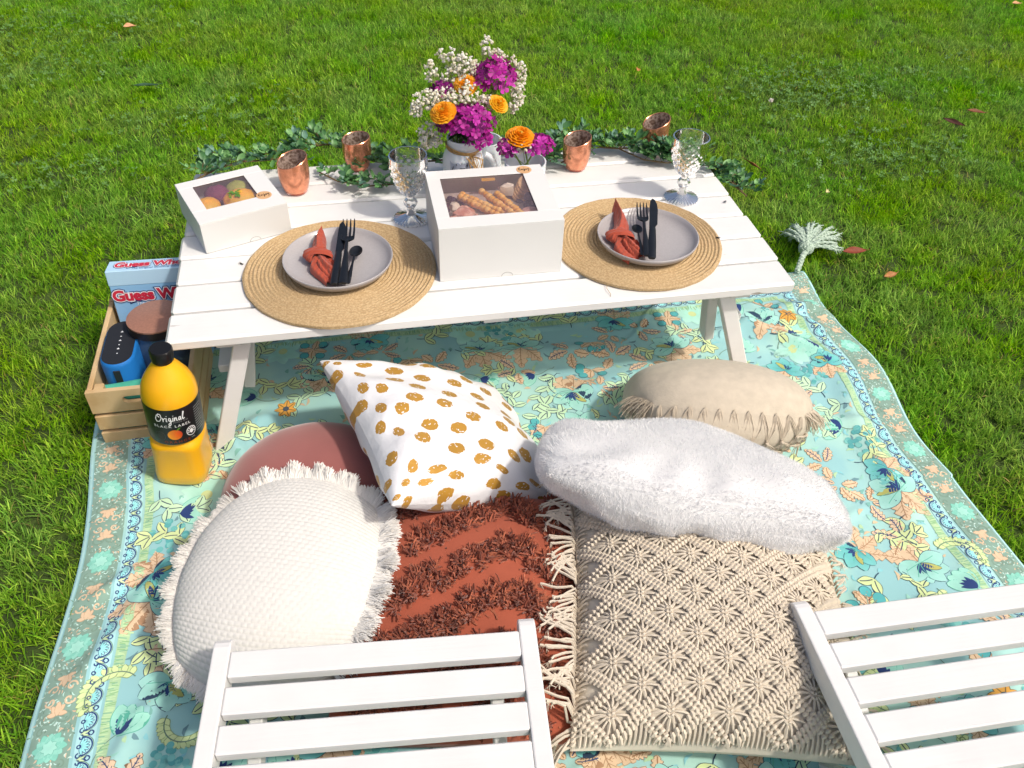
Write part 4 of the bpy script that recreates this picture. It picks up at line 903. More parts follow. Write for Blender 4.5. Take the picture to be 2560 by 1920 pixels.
def gyp(p, R, n, label, base, sq=(1, 1, 1)):
    p = np.array(p); t = thing('white_filler_sprig', label, 'flower sprig', tuple(p), group='sprigs of tiny white blossom'); b = MB(); st = MB(); root = (base - p) * .35 + np.array([0, 0, -.005])
    hub = root * .35
    for i in range(int(n * 1.35)):
        d = rng.normal(0, 1, 3); d *= random.random() ** .33 / np.linalg.norm(d); q = d * R * np.array(sq); r = random.uniform(.0022, .0038); c = np.array(hexc(random.choice(['f4f0e4', 'efe9d4', 'f7f4ec', 'e6e0c4'])))
        b.ball(q, (r, r, r * .85), 6, 5, c, .16)
        for j in range(2): b.ball(q + rng.normal(0, r * .55, 3), r * .62, 5, 4, c, .15)
        if i % 2 == 0: st.tube([q, (q + hub) / 2 + rng.normal(0, .003, 3), hub], .0004, 3)
    st.tube([hub, root, base - p], .0008, 4); obj('blossoms', b, m_gyp, t, kind='stuff'); obj('stems', st, m_gst, t)
def Y(x, y, yy): return at_y(x, y, yy)
ranunculus(Y(956, 240, .385), (-.35, -.45, 1), .029, 'orange ranunculus at the left of the big bouquet above the magenta head', VTOP)
ranunculus(Y(1079, 222, .405), (.45, -.5, .9), .023, 'yellow ranunculus on a bare stem at the right of the big bouquet', VTOP, 'f7b010', 'fbcb34')
ranunculus(Y(1006, 180, .44), (-.1, -.6, .8), .026, 'orange ranunculus behind white sprigs in the middle of the big bouquet', VTOP)
ranunculus(Y(1092, 156, .47), (.3, .1, 1), .020, 'small orange ranunculus at the upper right of the big bouquet', VTOP)
ranunculus(Y(1052, 178, .46), (.1, -.3, 1), .011, 'tiny orange bud among the magenta petals of the big bouquet', VTOP)
ranunculus(Y(1125, 292, .425), (.05, -.25, 1), .034, 'large orange ranunculus in the small pot', V3TOP, 'f39812', 'f9ad1e')
phlox(Y(1012, 272, .40), .052, 62, 'large magenta flower head at the front of the big bouquet', VTOP, (1, .9, .82))
phlox(Y(976, 270, .415), .034, 26, 'dark magenta flower head tucked under the left ranunculus', VTOP, (1, .9, .8), .55)
phlox(Y(1066, 178, .455), .046, 46, 'magenta flower head at the upper right of the big bouquet', VTOP, (1, .9, 1))
phlox(Y(1035, 305, .395), .028, 18, 'magenta flower head drooping over the jar rim', VTOP)
phlox(Y(958, 197, .45), .020, 10, 'small dark magenta flower head at the left back of the big bouquet', VTOP, (1, 1, .8), .7)
phlox(Y(1165, 318, .42), .030, 26, 'bright magenta flower head at the right of the small pot', V3TOP)
phlox(Y(1098, 322, .42), .022, 16, 'dark magenta flower head at the left of the small pot', V3TOP, (1, .9, .9), .5)
WB = 'spray of tiny white blossom '
for (x, y, yy, R, n_, lab, sq) in ((930, 158, .45, .020, 26, 'standing apart at the upper left of the bouquet', (.7, .7, 1.3)), (968, 118, .46, .020, 22, 'at the top left of the bouquet', (1.2, .8, .7)), (1050, 100, .47, .020, 22, 'at the very top of the bouquet', (.9, .8, 1)), (1075, 122, .47, .018, 20, 'just right of the topmost spray', (1, .8, 1)),
        (1000, 140, .46, .032, 75, 'in a dense mass at the upper middle of the bouquet', (1, .7, .75)), (975, 165, .46, .024, 40, 'left of the middle orange flower', (.9, .7, 1)), (1095, 130, .48, .020, 22, 'above the upper magenta head', (1.2, .7, .7)), (1122, 160, .47, .026, 50, 'at the right edge of the bouquet', (.7, .7, 1.2)), (1118, 205, .46, .026, 45, 'hanging low at the right of the bouquet', (.6, .6, 1.2)), (1108, 235, .45, .016, 16, 'lowest at the right of the bouquet', (.6, .6, 1.1)),
        (920, 215, .42, .030, 55, 'reaching out to the left of the bouquet', (1.1, .7, .7)), (898, 235, .42, .020, 26, 'leftmost of the bouquet', (.7, .7, 1)), (960, 208, .42, .026, 45, 'above the left orange flower', (1.2, .7, .7)), (1010, 210, .41, .028, 45, 'between the two magenta heads', (1.3, .7, .6)), (1005, 185, .415, .020, 16, 'in front of the middle orange flower', (1, .5, 1)), (1050, 222, .42, .020, 30, 'left of the yellow flower', (1.2, .7, .8)),
        (925, 290, .42, .028, 50, 'low at the left of the bouquet', (.8, .7, 1.1)), (915, 320 - 8, .42, .018, 22, 'drooping lowest at the left of the bouquet', (1, .7, .8)), (945, 300, .42, .016, 18, 'beside the lower left of the large magenta head', (.7, .7, 1.2)), (1030, 155, .46, .022, 30, 'between the orange and upper magenta flowers', (1, .7, .8))):
    gyp(Y(x, y, yy), R, n_, WB + lab, VTOP, sq)
gyp(Y(1130, 314, .41), .020, 26, WB + 'in the middle of the small pot', V3TOP, (1.2, .7, .7)); gyp(Y(1082, 308, .43), .012, 10, WB + 'at the left of the small pot', V3TOP)
m_leafd = mat('dark_flower_leaf', hexc('2f5226'), .5, transl=.15)
b = MB()
for i in range(26):
    a = random.uniform(0, 6.3); d = np.array([math.cos(a), math.sin(a), random.uniform(-.2, .5)]); p0 = np.array([0, 0, .02]); s = np.cross(d, [0, 0, 1]); L = random.uniform(.03, .06)
    b.add([p0, p0 + d * L * .5 + s * .008, p0 + d * L - np.array([0, 0, .01]), p0 + d * L * .5 - s * .008], [(0, 1, 2, 3)])
o = obj('bouquet_greenery', b, m_leafd, None); o.location = (VX, VY - .01, TABLE_H + VH); tag(o, 'dark green leaves under the big bouquet at the jar mouth', 'leaves', kind='stuff')

# ------------------------------------------------------------------ leafy garland along the far edge
m_twig = mat('garland_twig', hexc('6b5a3c'), .8)
GM = []
for col, rg in (('6a9a5c', .4), ('4f7f4c', .42), ('466f50', .45), ('86b573', .4), ('6c9680', .5)):
    m_ = mat('garland_leaf_' + col, hexc(col), rg, transl=.15, var=.12, vscale=90); b = MB(); G = []
    for s in np.linspace(0, 1, 5):
        w = .0060 * math.sin(PI * min(.97, s * .9 + .06)) ** .7; G.append([(-w, s * .019, .0022 + .002 * s * s), (0, s * .019, .003 * s * (1 - s)), (w, s * .019, .0022 + .002 * s * s)])
    b.grid(np.array(G)); GM.append(make_mesh('leaf', b, m_))
ZG = TABLE_H + .022
path = [(425, 388), (460, 374), (520, 352), (600, 338), (660, 318), (720, 316), (800, 342), (860, 352), (940, 352), (1010, 345), (1080, 330), (1160, 320), (1210, 312), (1290, 312), (1350, 318), (1400, 322), (1450, 330), (1520, 345), (1562, 375), (1590, 405), (1612, 428)]
PG = np.array([at_z(x, y, ZG if x < 1540 else ZG - .02 - .06 * (x - 1540) / 70) for x, y in path])
gar = thing('leafy_garland', 'artificial green leaf garland winding along the far edge of the table', 'garland', tuple(PG[0]))
s_ = np.concatenate([[0], np.cumsum(np.linalg.norm(np.diff(PG, axis=0), axis=1))]); qn = np.linspace(0, s_[-1], 160); Q = np.stack([np.interp(qn, s_, PG[:, i]) for i in range(3)], -1); Q[:, 2] += .006 * np.sin(qn * 23); O0 = PG[0]
b = MB(); b.tube(Q - O0, .0022, 6); obj('main_stem', b, m_twig, gar)
br = [[(690, 372), (730, 392), (790, 402), (850, 398), (905, 388)], [(1180, 345), (1210, 352), (1240, 340)], [(1330, 318), (1390, 345), (1440, 352), (1490, 345)]]
BQ = [np.array([at_z(x, y, TABLE_H + .014) for x, y in L_]) for L_ in br]
twb = MB()
for L_ in BQ: twb.tube(np.stack([np.interp(np.linspace(0, len(L_) - 1, 30), range(len(L_)), L_[:, i]) for i in range(3)], -1) - O0, .0018, 5)
leaves = []
def sprig(p, d, L):
    d = d / np.linalg.norm(d); e = p + d * L; mid = (p + e) / 2 + np.array([0, 0, .008]); twb.tube([p - O0, mid - O0, e - O0], .0009, 4)
    for t in np.linspace(.25, 1, max(3, int(L / .011))):
        c = p * (1 - t) ** 2 + mid * 2 * t * (1 - t) + e * t * t
        for sg in (-1, 1):
            a = np.cross(d, [0, 0, 1]); a /= np.linalg.norm(a) + 1e-6; dr = d * .6 + a * sg * random.uniform(.5, 1.1) + np.array([0, 0, random.uniform(-.1, .8)]) + rng.normal(0, .2, 3); leaves.append((c, dr, random.uniform(.6, 1.35)))
    leaves.append((e, d + np.array([0, 0, .3]), 1.1))
for i in range(190):
    p = Q[min(159, int(random.random() * 160))]; a = random.uniform(0, 6.28)
    if .30 < p[0] < .36 and random.random() < .5: continue
    sprig(p, np.array([math.cos(a), math.sin(a) * .8, random.uniform(-.05, .6)]), random.uniform(.025, .055))
for L_ in BQ:
    for i in range(16 if len(L_) > 4 else 9):
        f = random.random() * (len(L_) - 1); k = int(f); p = L_[k] + (L_[min(k + 1, len(L_) - 1)] - L_[k]) * (f - k); a = random.uniform(0, 6.28); sprig(p, np.array([math.cos(a), math.sin(a), random.uniform(.0, .5)]), random.uniform(.02, .04))
obj('twigs', twb, m_twig, gar)
def leaf_mat(c, dr, s):
    dr = dr / np.linalg.norm(dr); X = np.cross(dr, [0, 0, 1.0]); X /= np.linalg.norm(X) + 1e-6; Zv = np.cross(X, dr); r_ = random.uniform(-.7, .7); X2 = X * math.cos(r_) + Zv * math.sin(r_); Z2 = np.cross(X2, dr)
    return Matrix(((X2[0] * s, dr[0] * s, Z2[0] * s, c[0] - O0[0]), (X2[1] * s, dr[1] * s, Z2[1] * s, c[1] - O0[1]), (X2[2] * s, dr[2] * s, Z2[2] * s, c[2] - O0[2]), (0, 0, 0, 1)))
leaves = [l for l in leaves if not (l[0][2] < TABLE_H + .003 and 0 < l[0][0] < 1.2 and l[0][1] < .62)]
leaves.sort(key=lambda l: np.linalg.norm(l[0] - CAM) / l[2]); rest = [MB() for _ in GM]
for i, (c, dr, s) in enumerate(leaves):
    k = random.choice([0, 0, 1, 1, 2, 3, 4]); Mx = leaf_mat(c, dr, s)
    if i < 290: o = obj('leaf', GM[k], None, gar); o.matrix_local = Mx
    else:
        me = GM[k]; rest[k].add([tuple(Mx @ v.co) for v in me.vertices], [tuple(p.vertices) for p in me.polygons])
for k, r_ in enumerate(rest):
    if r_.n: obj('foliage', r_, GM[k].materials[0], gar, kind='stuff')
# ------------------------------------------------------------------ wooden crate and what is in it
m_pine = mat('raw_pine', hexc('d3b68a'), .7, var=.22, vscale=14, bump=.3, bscale=80, bdist=.001, col2=hexc('c2a071'))
CX0, CX1, CY0, CY1, CZ0, CZ1 = -.188, .006, .068, .375, .022, .165
crate = thing('wooden_crate', 'small slatted pine crate of picnic things standing left of the table', 'crate', ((CX0 + CX1) / 2, (CY0 + CY1) / 2, 0))
def cl(x, y, z): return (x - (CX0 + CX1) / 2, y - (CY0 + CY1) / 2, z)
def cbox(nm, x0, x1, y0, y1, z0, z1, bev=.0015): b = MB(); b.box(cl((x0 + x1) / 2, (y0 + y1) / 2, (z0 + z1) / 2), (x1 - x0, y1 - y0, z1 - z0), bev); return obj(nm, b, m_pine, crate, False)
cbox('floor', CX0 + .012, CX1 - .012, CY0 + .012, CY1 - .012, CZ0 + .004, CZ0 + .012)
for x in (CX0 + .012, CX1 - .030):
    for y in (CY0 + .0105, CY1 - .0285): cbox('corner_post', x, x + .018, y, y + .018, CZ0 + .0125, CZ1 - .001)
rows = ((.022, .058), (.066, .102), (.111, .165))
for (z0, z1) in rows:
    for sx in (0, 1): x = CX0 if sx == 0 else CX1 - .010; cbox('side_slat', x, x + .010, CY0 + .0103, CY1 - .0103, z0, z1)
for (z0, z1) in rows[:2]:
    for y in (CY0, CY1 - .010): cbox('end_slat', CX0 - .001, CX1 + .001, y, y + .010, z0, z1)
for y in (CY0, CY1 - .010):   # top end boards with a hand hole
    b = MB(); xm = (CX0 + CX1) / 2; z0, z1 = rows[2]; hw, hh = .036, .0085; zc = (z0 + z1) / 2 + .002; a = np.linspace(0, 2 * PI, 25)[:-1]
    hole = [(xm + hw * (1 if math.cos(t) > 0 else -1) * .75 + hh * math.cos(t), zc + hh * math.sin(t)) for t in a]
    outer = []
    for t in a:
        c_, s2 = math.cos(t), math.sin(t); k = max(abs(c_), abs(s2)); outer.append((xm + (CX1 - CX0 + .002) / 2 * c_ / k, (z0 + z1) / 2 + (z1 - z0) / 2 * s2 / k))
    for yy, fl_ in ((y, 0), (y + .010, 1)): b.grid(np.array([[cl(x, yy, z) for x, z in outer], [cl(x, yy, z) for x, z in hole]]), cv=True)
    b.grid(np.array([[cl(x, y, z) for x, z in outer], [cl(x, y + .010, z) for x, z in outer]]), cv=True); b.grid(np.array([[cl(x, y, z) for x, z in hole], [cl(x, y + .010, z) for x, z in hole]]), cv=True)
    obj('end_board', b, m_pine, crate, False)

# board game box
m_gb = mat('printed_game_box', (1, 1, 1), .4, vcol=True, coat=.2)
m_flat = mat('printed_ink', (1, 1, 1), .45, vcol=True)
GW, GD, GHt = .176, .046, .218
game = thing('board_game_box', 'light blue board game box with red lettering standing at the back of the crate', 'game box', (-.080, .335, .036), (-.12, 0, -.03))
b = MB(); b.box((0, 0, GHt / 2), (GW, GD, GHt), .0012, None, hexc('8fc0ea')); obj('carton', b, m_gb, game, False)
b = MB(); b.box((0, 0, GHt - .016), (GW + .0016, GD + .0016, .034), .001, None, hexc('b5d9f4')); obj('carton_lid', b, m_gb, game, False)
def front(mb, x0, z0, lay): V = mb.arr(); mb.v = [np.stack([V[:, 0] + x0, np.full(len(V), -GD / 2 - .0012 - lay * .0003), V[:, 1] + z0], -1)]; return mb
def topf(mb, x0, y0, lay): V = mb.arr(); mb.v = [np.stack([V[:, 0] + x0, V[:, 1] + y0, np.full(len(V), GHt + .0014 + lay * .0003)], -1)]; return mb
def logo(put, cx, cz, size, part_name):
    for lay, (off, col) in enumerate(((.0046, hexc('26407c')), (.0030, hexc('f4f4fa')), (.0014, hexc('cf2f48')))):
        tm = text_mb('Guess Who?', size, off * size / .03, 0, .0, .98, col=col); put(tm, cx, cz, lay); obj(part_name, tm, m_flat, game, False)
logo(front, 0, GHt - .068, .034, 'front_lettering'); logo(topf, 0, -.007, .029, 'top_lettering')
tm = text_mb('The Original Guessing Game', .0105, .0001, 0, .1, col=hexc('f2f5fa')); front(tm, .018, GHt - .080, 0); obj('front_subtitle', tm, m_flat, game, False)
tm = text_mb('The Original Guessing Game', .0085, .0001, 0, .1, col=hexc('4a6a9a')); topf(tm, .012, -.018, 0); obj('top_subtitle', tm, m_flat, game, False)
for (x0, z0, w, h, colr, nx_, nz_, sh) in ((-.050, .070, .085, .050, 'c02a35', 5, 3, .25), (.020, .100, .062, .036, '24408a', 4, 2, .08)):
    b = MB(); 
    def pq(u_, v_): return (x0 + u_ * w, -GD / 2 - .0018, z0 + v_ * h + sh * u_ * .09)
    b.add([pq(0, 0), pq(1, 0), pq(1, 1), pq(0, 1)], [(0, 1, 2, 3)], hexc(colr))
    for i in range(nx_):
        for j in range(nz_):
            u0, u1, w0, w1 = (i + .15) / nx_, (i + .85) / nx_, (j + .15) / nz_, (j + .9) / nz_; V = np.array([pq(u0, w0), pq(u1, w0), pq(u1, w1), pq(u0, w1)]); V[:, 1] -= .0004
            b.add(V, [(0, 1, 2, 3)], np.array(hexc(colr)) * .45); V2 = np.array([pq(u0 + .04, w0 + .06), pq(u1 - .04, w0 + .06), pq(u1 - .04, w1 - .08), pq(u0 + .04, w1 - .08)]); V2[:, 1] -= .0008; b.add(V2, [(0, 1, 2, 3)], hexc(random.choice(['e6c8b0', 'f2e6da', 'c99a80', 'd9d9e6'])))
    obj('pictured_game_board', b, m_flat, game, False)
# candle jar with copper lid
m_jar = mat('smoky_blue_glass', hexc('51637a'), .12, coat=.6, var=.2, vscale=30); m_lid = mat('brushed_copper', hexc('b98570'), .42, metal=.35, var=.12, vscale=200, bump=.2, bscale=500, bdist=.0005); m_dark = mat('dark_band', hexc('3c3230'), .4, metal=.4)
lp = at_z(341, 678, .215); jar = thing('lidded_jar', 'faceted smoky glass jar with a copper lid in the crate', 'jar', (-.068, lp[1], .036))
JH = .158
b = MB(); b.lathe([(0, 0), (.050, 0), (.055, .004), (.0565, .02), (.0565, JH - .03), (.052, JH - .012), (.052, JH)], 40, rf=lambda th, r, z: r + .0016 * np.abs(((th * 9 / PI + z * 40) % 2) - 1) * (z > .01) * (z < JH - .03)); obj('glass_body', b, m_jar, jar, sharp=20)
b = MB(); b.lathe([(.055, JH - .006), (.0568, JH - .004), (.0568, JH + .012), (.0568, JH + .0125)], 48); obj('lid_band', b, m_dark, jar)
b = MB(); b.lathe([(0, JH + .018), (.054, JH + .017), (.0560, JH + .016), (.0560, JH + .0125), (0, JH + .0125)], 48); obj('lid', b, m_lid, jar, sharp=30)
# blue speaker
s0 = at_z(264, 712, .185); s1 = at_z(250, 770, .185)
sp = thing('bluetooth_speaker', 'upright blue portable speaker with a black button panel in the crate', 'speaker', (s0[0] * .5 + s1[0] * .5 + .002, (s0[1] + s1[1]) / 2, .036), (0, 0, math.atan2(s0[1] - s1[1], s0[0] - s1[0]) - PI / 2))
SL = float(np.linalg.norm(s0 - s1)) / 2; SR = .033
def stadium(r, hl, n=12): return [(r * math.cos(t), hl + r * math.sin(t)) for t in np.linspace(0, PI, n)] + [(r * math.cos(t), -hl + r * math.sin(t)) for t in np.linspace(PI, 2 * PI, n)]
m_blue = mat('blue_speaker_mesh', hexc('1c77c8'), .6, bump=.5, bscale=900, bdist=.0006); m_blk = mat('black_rubber', hexc('22242a'), .6); m_icon = mat('white_icon_ink', hexc('e0e4e8'), .5)
b = MB(); SPH = .150; R_ = []
for z, r in ((0, SR - .004), (.004, SR), (SPH - .008, SR), (SPH - .003, SR - .0012), (SPH, SR - .004)): R_.append([(x, y, z) for x, y in stadium(r, max(.004, SL - SR + .03))])
b.grid(np.array(R_), cv=True); obj('body', b, m_blue, sp)
b = MB(); b.prism(stadium(SR - .0042, max(.004, SL - SR + .03)), SPH - .004, SPH + .0006); obj('top_panel', b, m_blk, sp, False)
b = MB()
for k, yy in enumerate((-.036, -.022, -.009, .004, .018, .032)): 
    b.box((0, yy, SPH + .0012), (.0048 if k % 2 else .0028, .0022, .0004), .0001); 
    if k % 2: b.box((0, yy + .002, SPH + .0012), (.0014, .0028, .0004), .0001)
obj('button_icons', b, m_icon, sp, False)
b = MB(); b.box((0, -max(.004, SL - SR + .03) - SR - .0006, .082), (.013, .003, .11), .001); obj('side_port_cover', b, m_blk, sp, False)
# folded teal cloth and a blue bottle cap shape at the front of the crate
m_teal = mat('teal_cloth', hexc('4fb79c'), .9, var=.15, vscale=30, bump=.3, bscale=300)
G = np.zeros((20, 14, 3)); 
for i, x in enumerate(np.linspace(-.076, .076, 20)):
    for j, y in enumerate(np.linspace(-.020, .020, 14)): G[i, j] = (x, y, .004 * math.sin(30 * x + 60 * y) + .004 * math.cos(70 * y) + .02 * (1 - (y / .022) ** 4))
b = MB(); b.grid(G); G2 = G.copy(); G2[..., 2] = -.09; b.grid(np.array([G[:, 0], G2[:, 0]])); b.grid(np.array([G[:, -1], G2[:, -1]])); o = obj('folded_teal_cloth', b, m_teal, None); o.location = (-.092, .101, .128); tag(o, 'folded teal cloth tucked in the near end of the crate', 'cloth')
b = MB(); b.lathe([(0, 0), (.020, 0), (.024, .02), (.024, .085), (.020, .096), (0, .1)], 24); o = obj('blue_flask', b, mat('blue_plastic', hexc('2a93cf'), .35), None); o.location = (-.030, .135, .036); tag(o, 'small bright blue flask in the near right corner of the crate', 'flask')

# ------------------------------------------------------------------ orange juice bottle
m_juice = mat('orange_juice_in_plastic', hexc('f4b41a'), .3, coat=.25, var=.05, vscale=8, sss=.12); m_label = mat('black_bottle_label', hexc('17181b'), .35, coat=.2); m_cap = mat('black_cap', hexc('141416'), .4); m_pr = mat('label_print', (1, 1, 1), .4, vcol=True)
bp = at_z(402, 1012, .036)
bottle = thing('juice_bottle', 'tall orange juice bottle with a black label standing by the table corner', 'bottle', (bp[0], bp[1] + .0, .036), (0.02, .09, math.radians(-8)))
n = 64
def sqr(th, r, z):
    k = np.clip((.115 - z) * 30, 0, 1) * .9 ; e = 2 + 2.6 * k; return r * (1 + .0) / (np.abs(np.cos(th)) ** e + np.abs(np.sin(th)) ** e) ** (1 / e)
pf = [(0, .004), (.034, .0), (.043, .003), (.047, .010), (.0475, .03), (.0462, .036), (.0462, .092), (.0475, .099), (.0475, .106), (.045, .110), (.0445, .114), (.0475, .118), (.0482, .121), (.0482, .205), (.0482, .213), (.046, .228), (.040, .245), (.030, .262), (.021, .276), (.017, .283), (.0165, .287)]
b = MB(); b.lathe(pf, n, rf=sqr); obj('bottle_body', b, m_juice, bottle)
b = MB(); b.lathe([(.017, .284), (.0185, .286), (.0185, .289), (.016, .290)], 32); obj('neck_ring', b, m_cap, bottle)
b = MB(); b.lathe([(.0185, .289), (.0190, .291), (.0190, .309), (.0175, .311), (0, .311)], 48, rf=lambda th, r, z: r + .0004 * np.sign(np.sin(th * 24)) * (r > .0185)); obj('cap', b, m_cap, bottle)
b = MB(); b.lathe([(.0486, .120), (.0490, .122), (.0490, .206), (.0486, .208)], n); lab = obj('label', b, m_label, bottle)
FACE = -PI / 2 + .06 + math.radians(8)
def wrap(mb, r=.0495):
    V = mb.arr(); a = FACE + V[:, 0] / .0492; mb.v = [np.stack([r * np.cos(a), r * np.sin(a), V[:, 1]], -1)]; return mb
def tx(t_, size, x, z, col, shear=0, off=0, sp_=1.): 
    m_ = text_mb(t_, size, off, 0, shear, sp_, col=col); V = m_.arr(); V[:, 0] += x; V[:, 1] += z; m_.v = [V]; obj('label_lettering', wrap(m_), m_pr, lab, False)
script = [[(.55, .95), (.25, .75), (.1, .35), (.25, .02), (.6, .05), (.85, .45), (.75, .85), (.45, .95), (.35, .75), (.6, .55)], [(1.0, .5), (1.05, .05), (1.08, .35), (1.3, .5)], [(1.42, .5), (1.42, .08), (1.55, .1)], [(1.44, .68), (1.46, .72)],
          [(1.95, .42), (1.75, .5), (1.68, .25), (1.82, .08), (1.95, .4), (1.95, -.3), (1.75, -.4), (1.7, -.2), (2.15, .15)], [(2.2, .5), (2.2, .08), (2.22, .1)], [(2.21, .68), (2.23, .72)], [(2.38, .5), (2.38, .06), (2.42, .35), (2.58, .5), (2.65, .1), (2.78, .12)],
          [(3.1, .42), (2.95, .5), (2.85, .25), (2.95, .08), (3.08, .3), (3.1, .5), (3.12, .1), (3.25, .15)], [(3.3, .2), (3.5, .9), (3.42, .98), (3.34, .5), (3.4, .08), (3.62, .2)]]
b = MB()
for L_ in script: 
    P = np.array(L_); tt = np.linspace(0, len(P) - 1, len(P) * 4); P2 = np.stack([np.interp(tt, range(len(P)), P[:, i]) for i in range(2)], -1)
    b.tube([(x * .0142 - .028 + .15 * y * .012, y * .021 + .180, 0) for x, y in P2], .00085, 4, hexc('e9e9ea'))
V = b.arr(); a = FACE + V[:, 0] / .0492; rr = .0497 + V[:, 2] * .4; b.v = [np.stack([rr * np.cos(a), rr * np.sin(a), V[:, 1]], -1)]; obj('label_script', b, m_pr, lab)
tx('JUICE CO', .0048, .016, .1765, hexc('9a9a9a'), 0, 0, 1.3); tx('BLACK LABEL', .0082, .0, .1655, hexc('e4e4e4'), 0, .0001, 1.35); tx('ORANGE', .0085, .004, .1255, hexc('8a3a20'), 0, .0001, 1.5); tx('1.5L', .0045, .033, .128, hexc('b8b8b8'))
b = MB()
for k in range(11):
    w = random.uniform(.014, .019); z = .194 - k * .0058; b.add([(.043, z, 0), (.043 + w / 2, z, 0), (.043 + w, z, 0), (.043 + w, z + .0016, 0), (.043 + w / 2, z + .0016, 0), (.043, z + .0016, 0)], [(0, 1, 4, 5), (1, 2, 3, 4)], hexc('8f8f8f'))
obj('label_small_print', wrap(b), m_pr, lab, False)
def ldisc(x, z, r, col, lay, nm, sq=1.):
    b = MB(); q = np.linspace(0, 2 * PI, 25)[:-1]; V = [(x, z, 0)] + [(x + r * math.cos(t), z + r * sq * math.sin(t), 0) for t in q]; cc = np.array([col] * 25); b.add(V, [(0, 1 + i, 1 + (i + 1) % 24) for i in range(24)], cc); wrap(b, .0493 + .0002 * lay); return b
b = ldisc(.002, .1465, .0125, hexc('e8701c'), 1, 'f'); cc = b.c[0]; ang = np.linspace(0, 2 * PI, 25)[:-1]
for i in range(24): cc[1 + i] = np.array(hexc('d8431a')) * (.5 + .5 * math.cos(ang[i] - PI)) * .0 + np.array(hexc('f2a024')) * (.5 - .5 * math.cos(ang[i] - .2)) + np.array(hexc('c93a18')) * (.5 + .5 * math.cos(ang[i] - .2))
obj('label_orange_picture', b, m_pr, lab, False)
b = MB(); b.add([(.004, .157, 0), (.009, .1625, 0), (.0135, .164, 0), (.010, .159, 0)], [(0, 1, 2, 3)], hexc('5a8a2c')); obj('label_leaf_picture', wrap(b, .0499), m_pr, lab, False)
obj('label_badge', ldisc(.031, .146, .0092, hexc('e6e6e6'), 1, 'f', 1.25), m_pr, lab, False); obj('label_badge_centre', ldisc(.031, .146, .0078, hexc('1c1c1e'), 2, 'f', 1.25), m_pr, lab, False); obj('label_badge_core', ldisc(.031, .146, .0034, hexc('e6e6e6'), 3, 'f', 1.5), m_pr, lab, False)
for k in range(7):
    a_ = math.radians(200 - k * 37); obj('label_badge_dot', ldisc(.031 + .0056 * math.cos(a_), .147 + .0068 * math.sin(a_), .0013, hexc('e6e6e6'), 3, 'f'), m_pr, lab, False)
b = MB(); q = np.linspace(0, 2 * PI, 30); b.tube([(-.024 + .009 * math.cos(t), .143 + .011 * math.sin(t), 0) for t in q], .0004, 4, hexc('4a4a4c')); wrap(b, .0497); obj('label_seal', b, m_pr, lab)
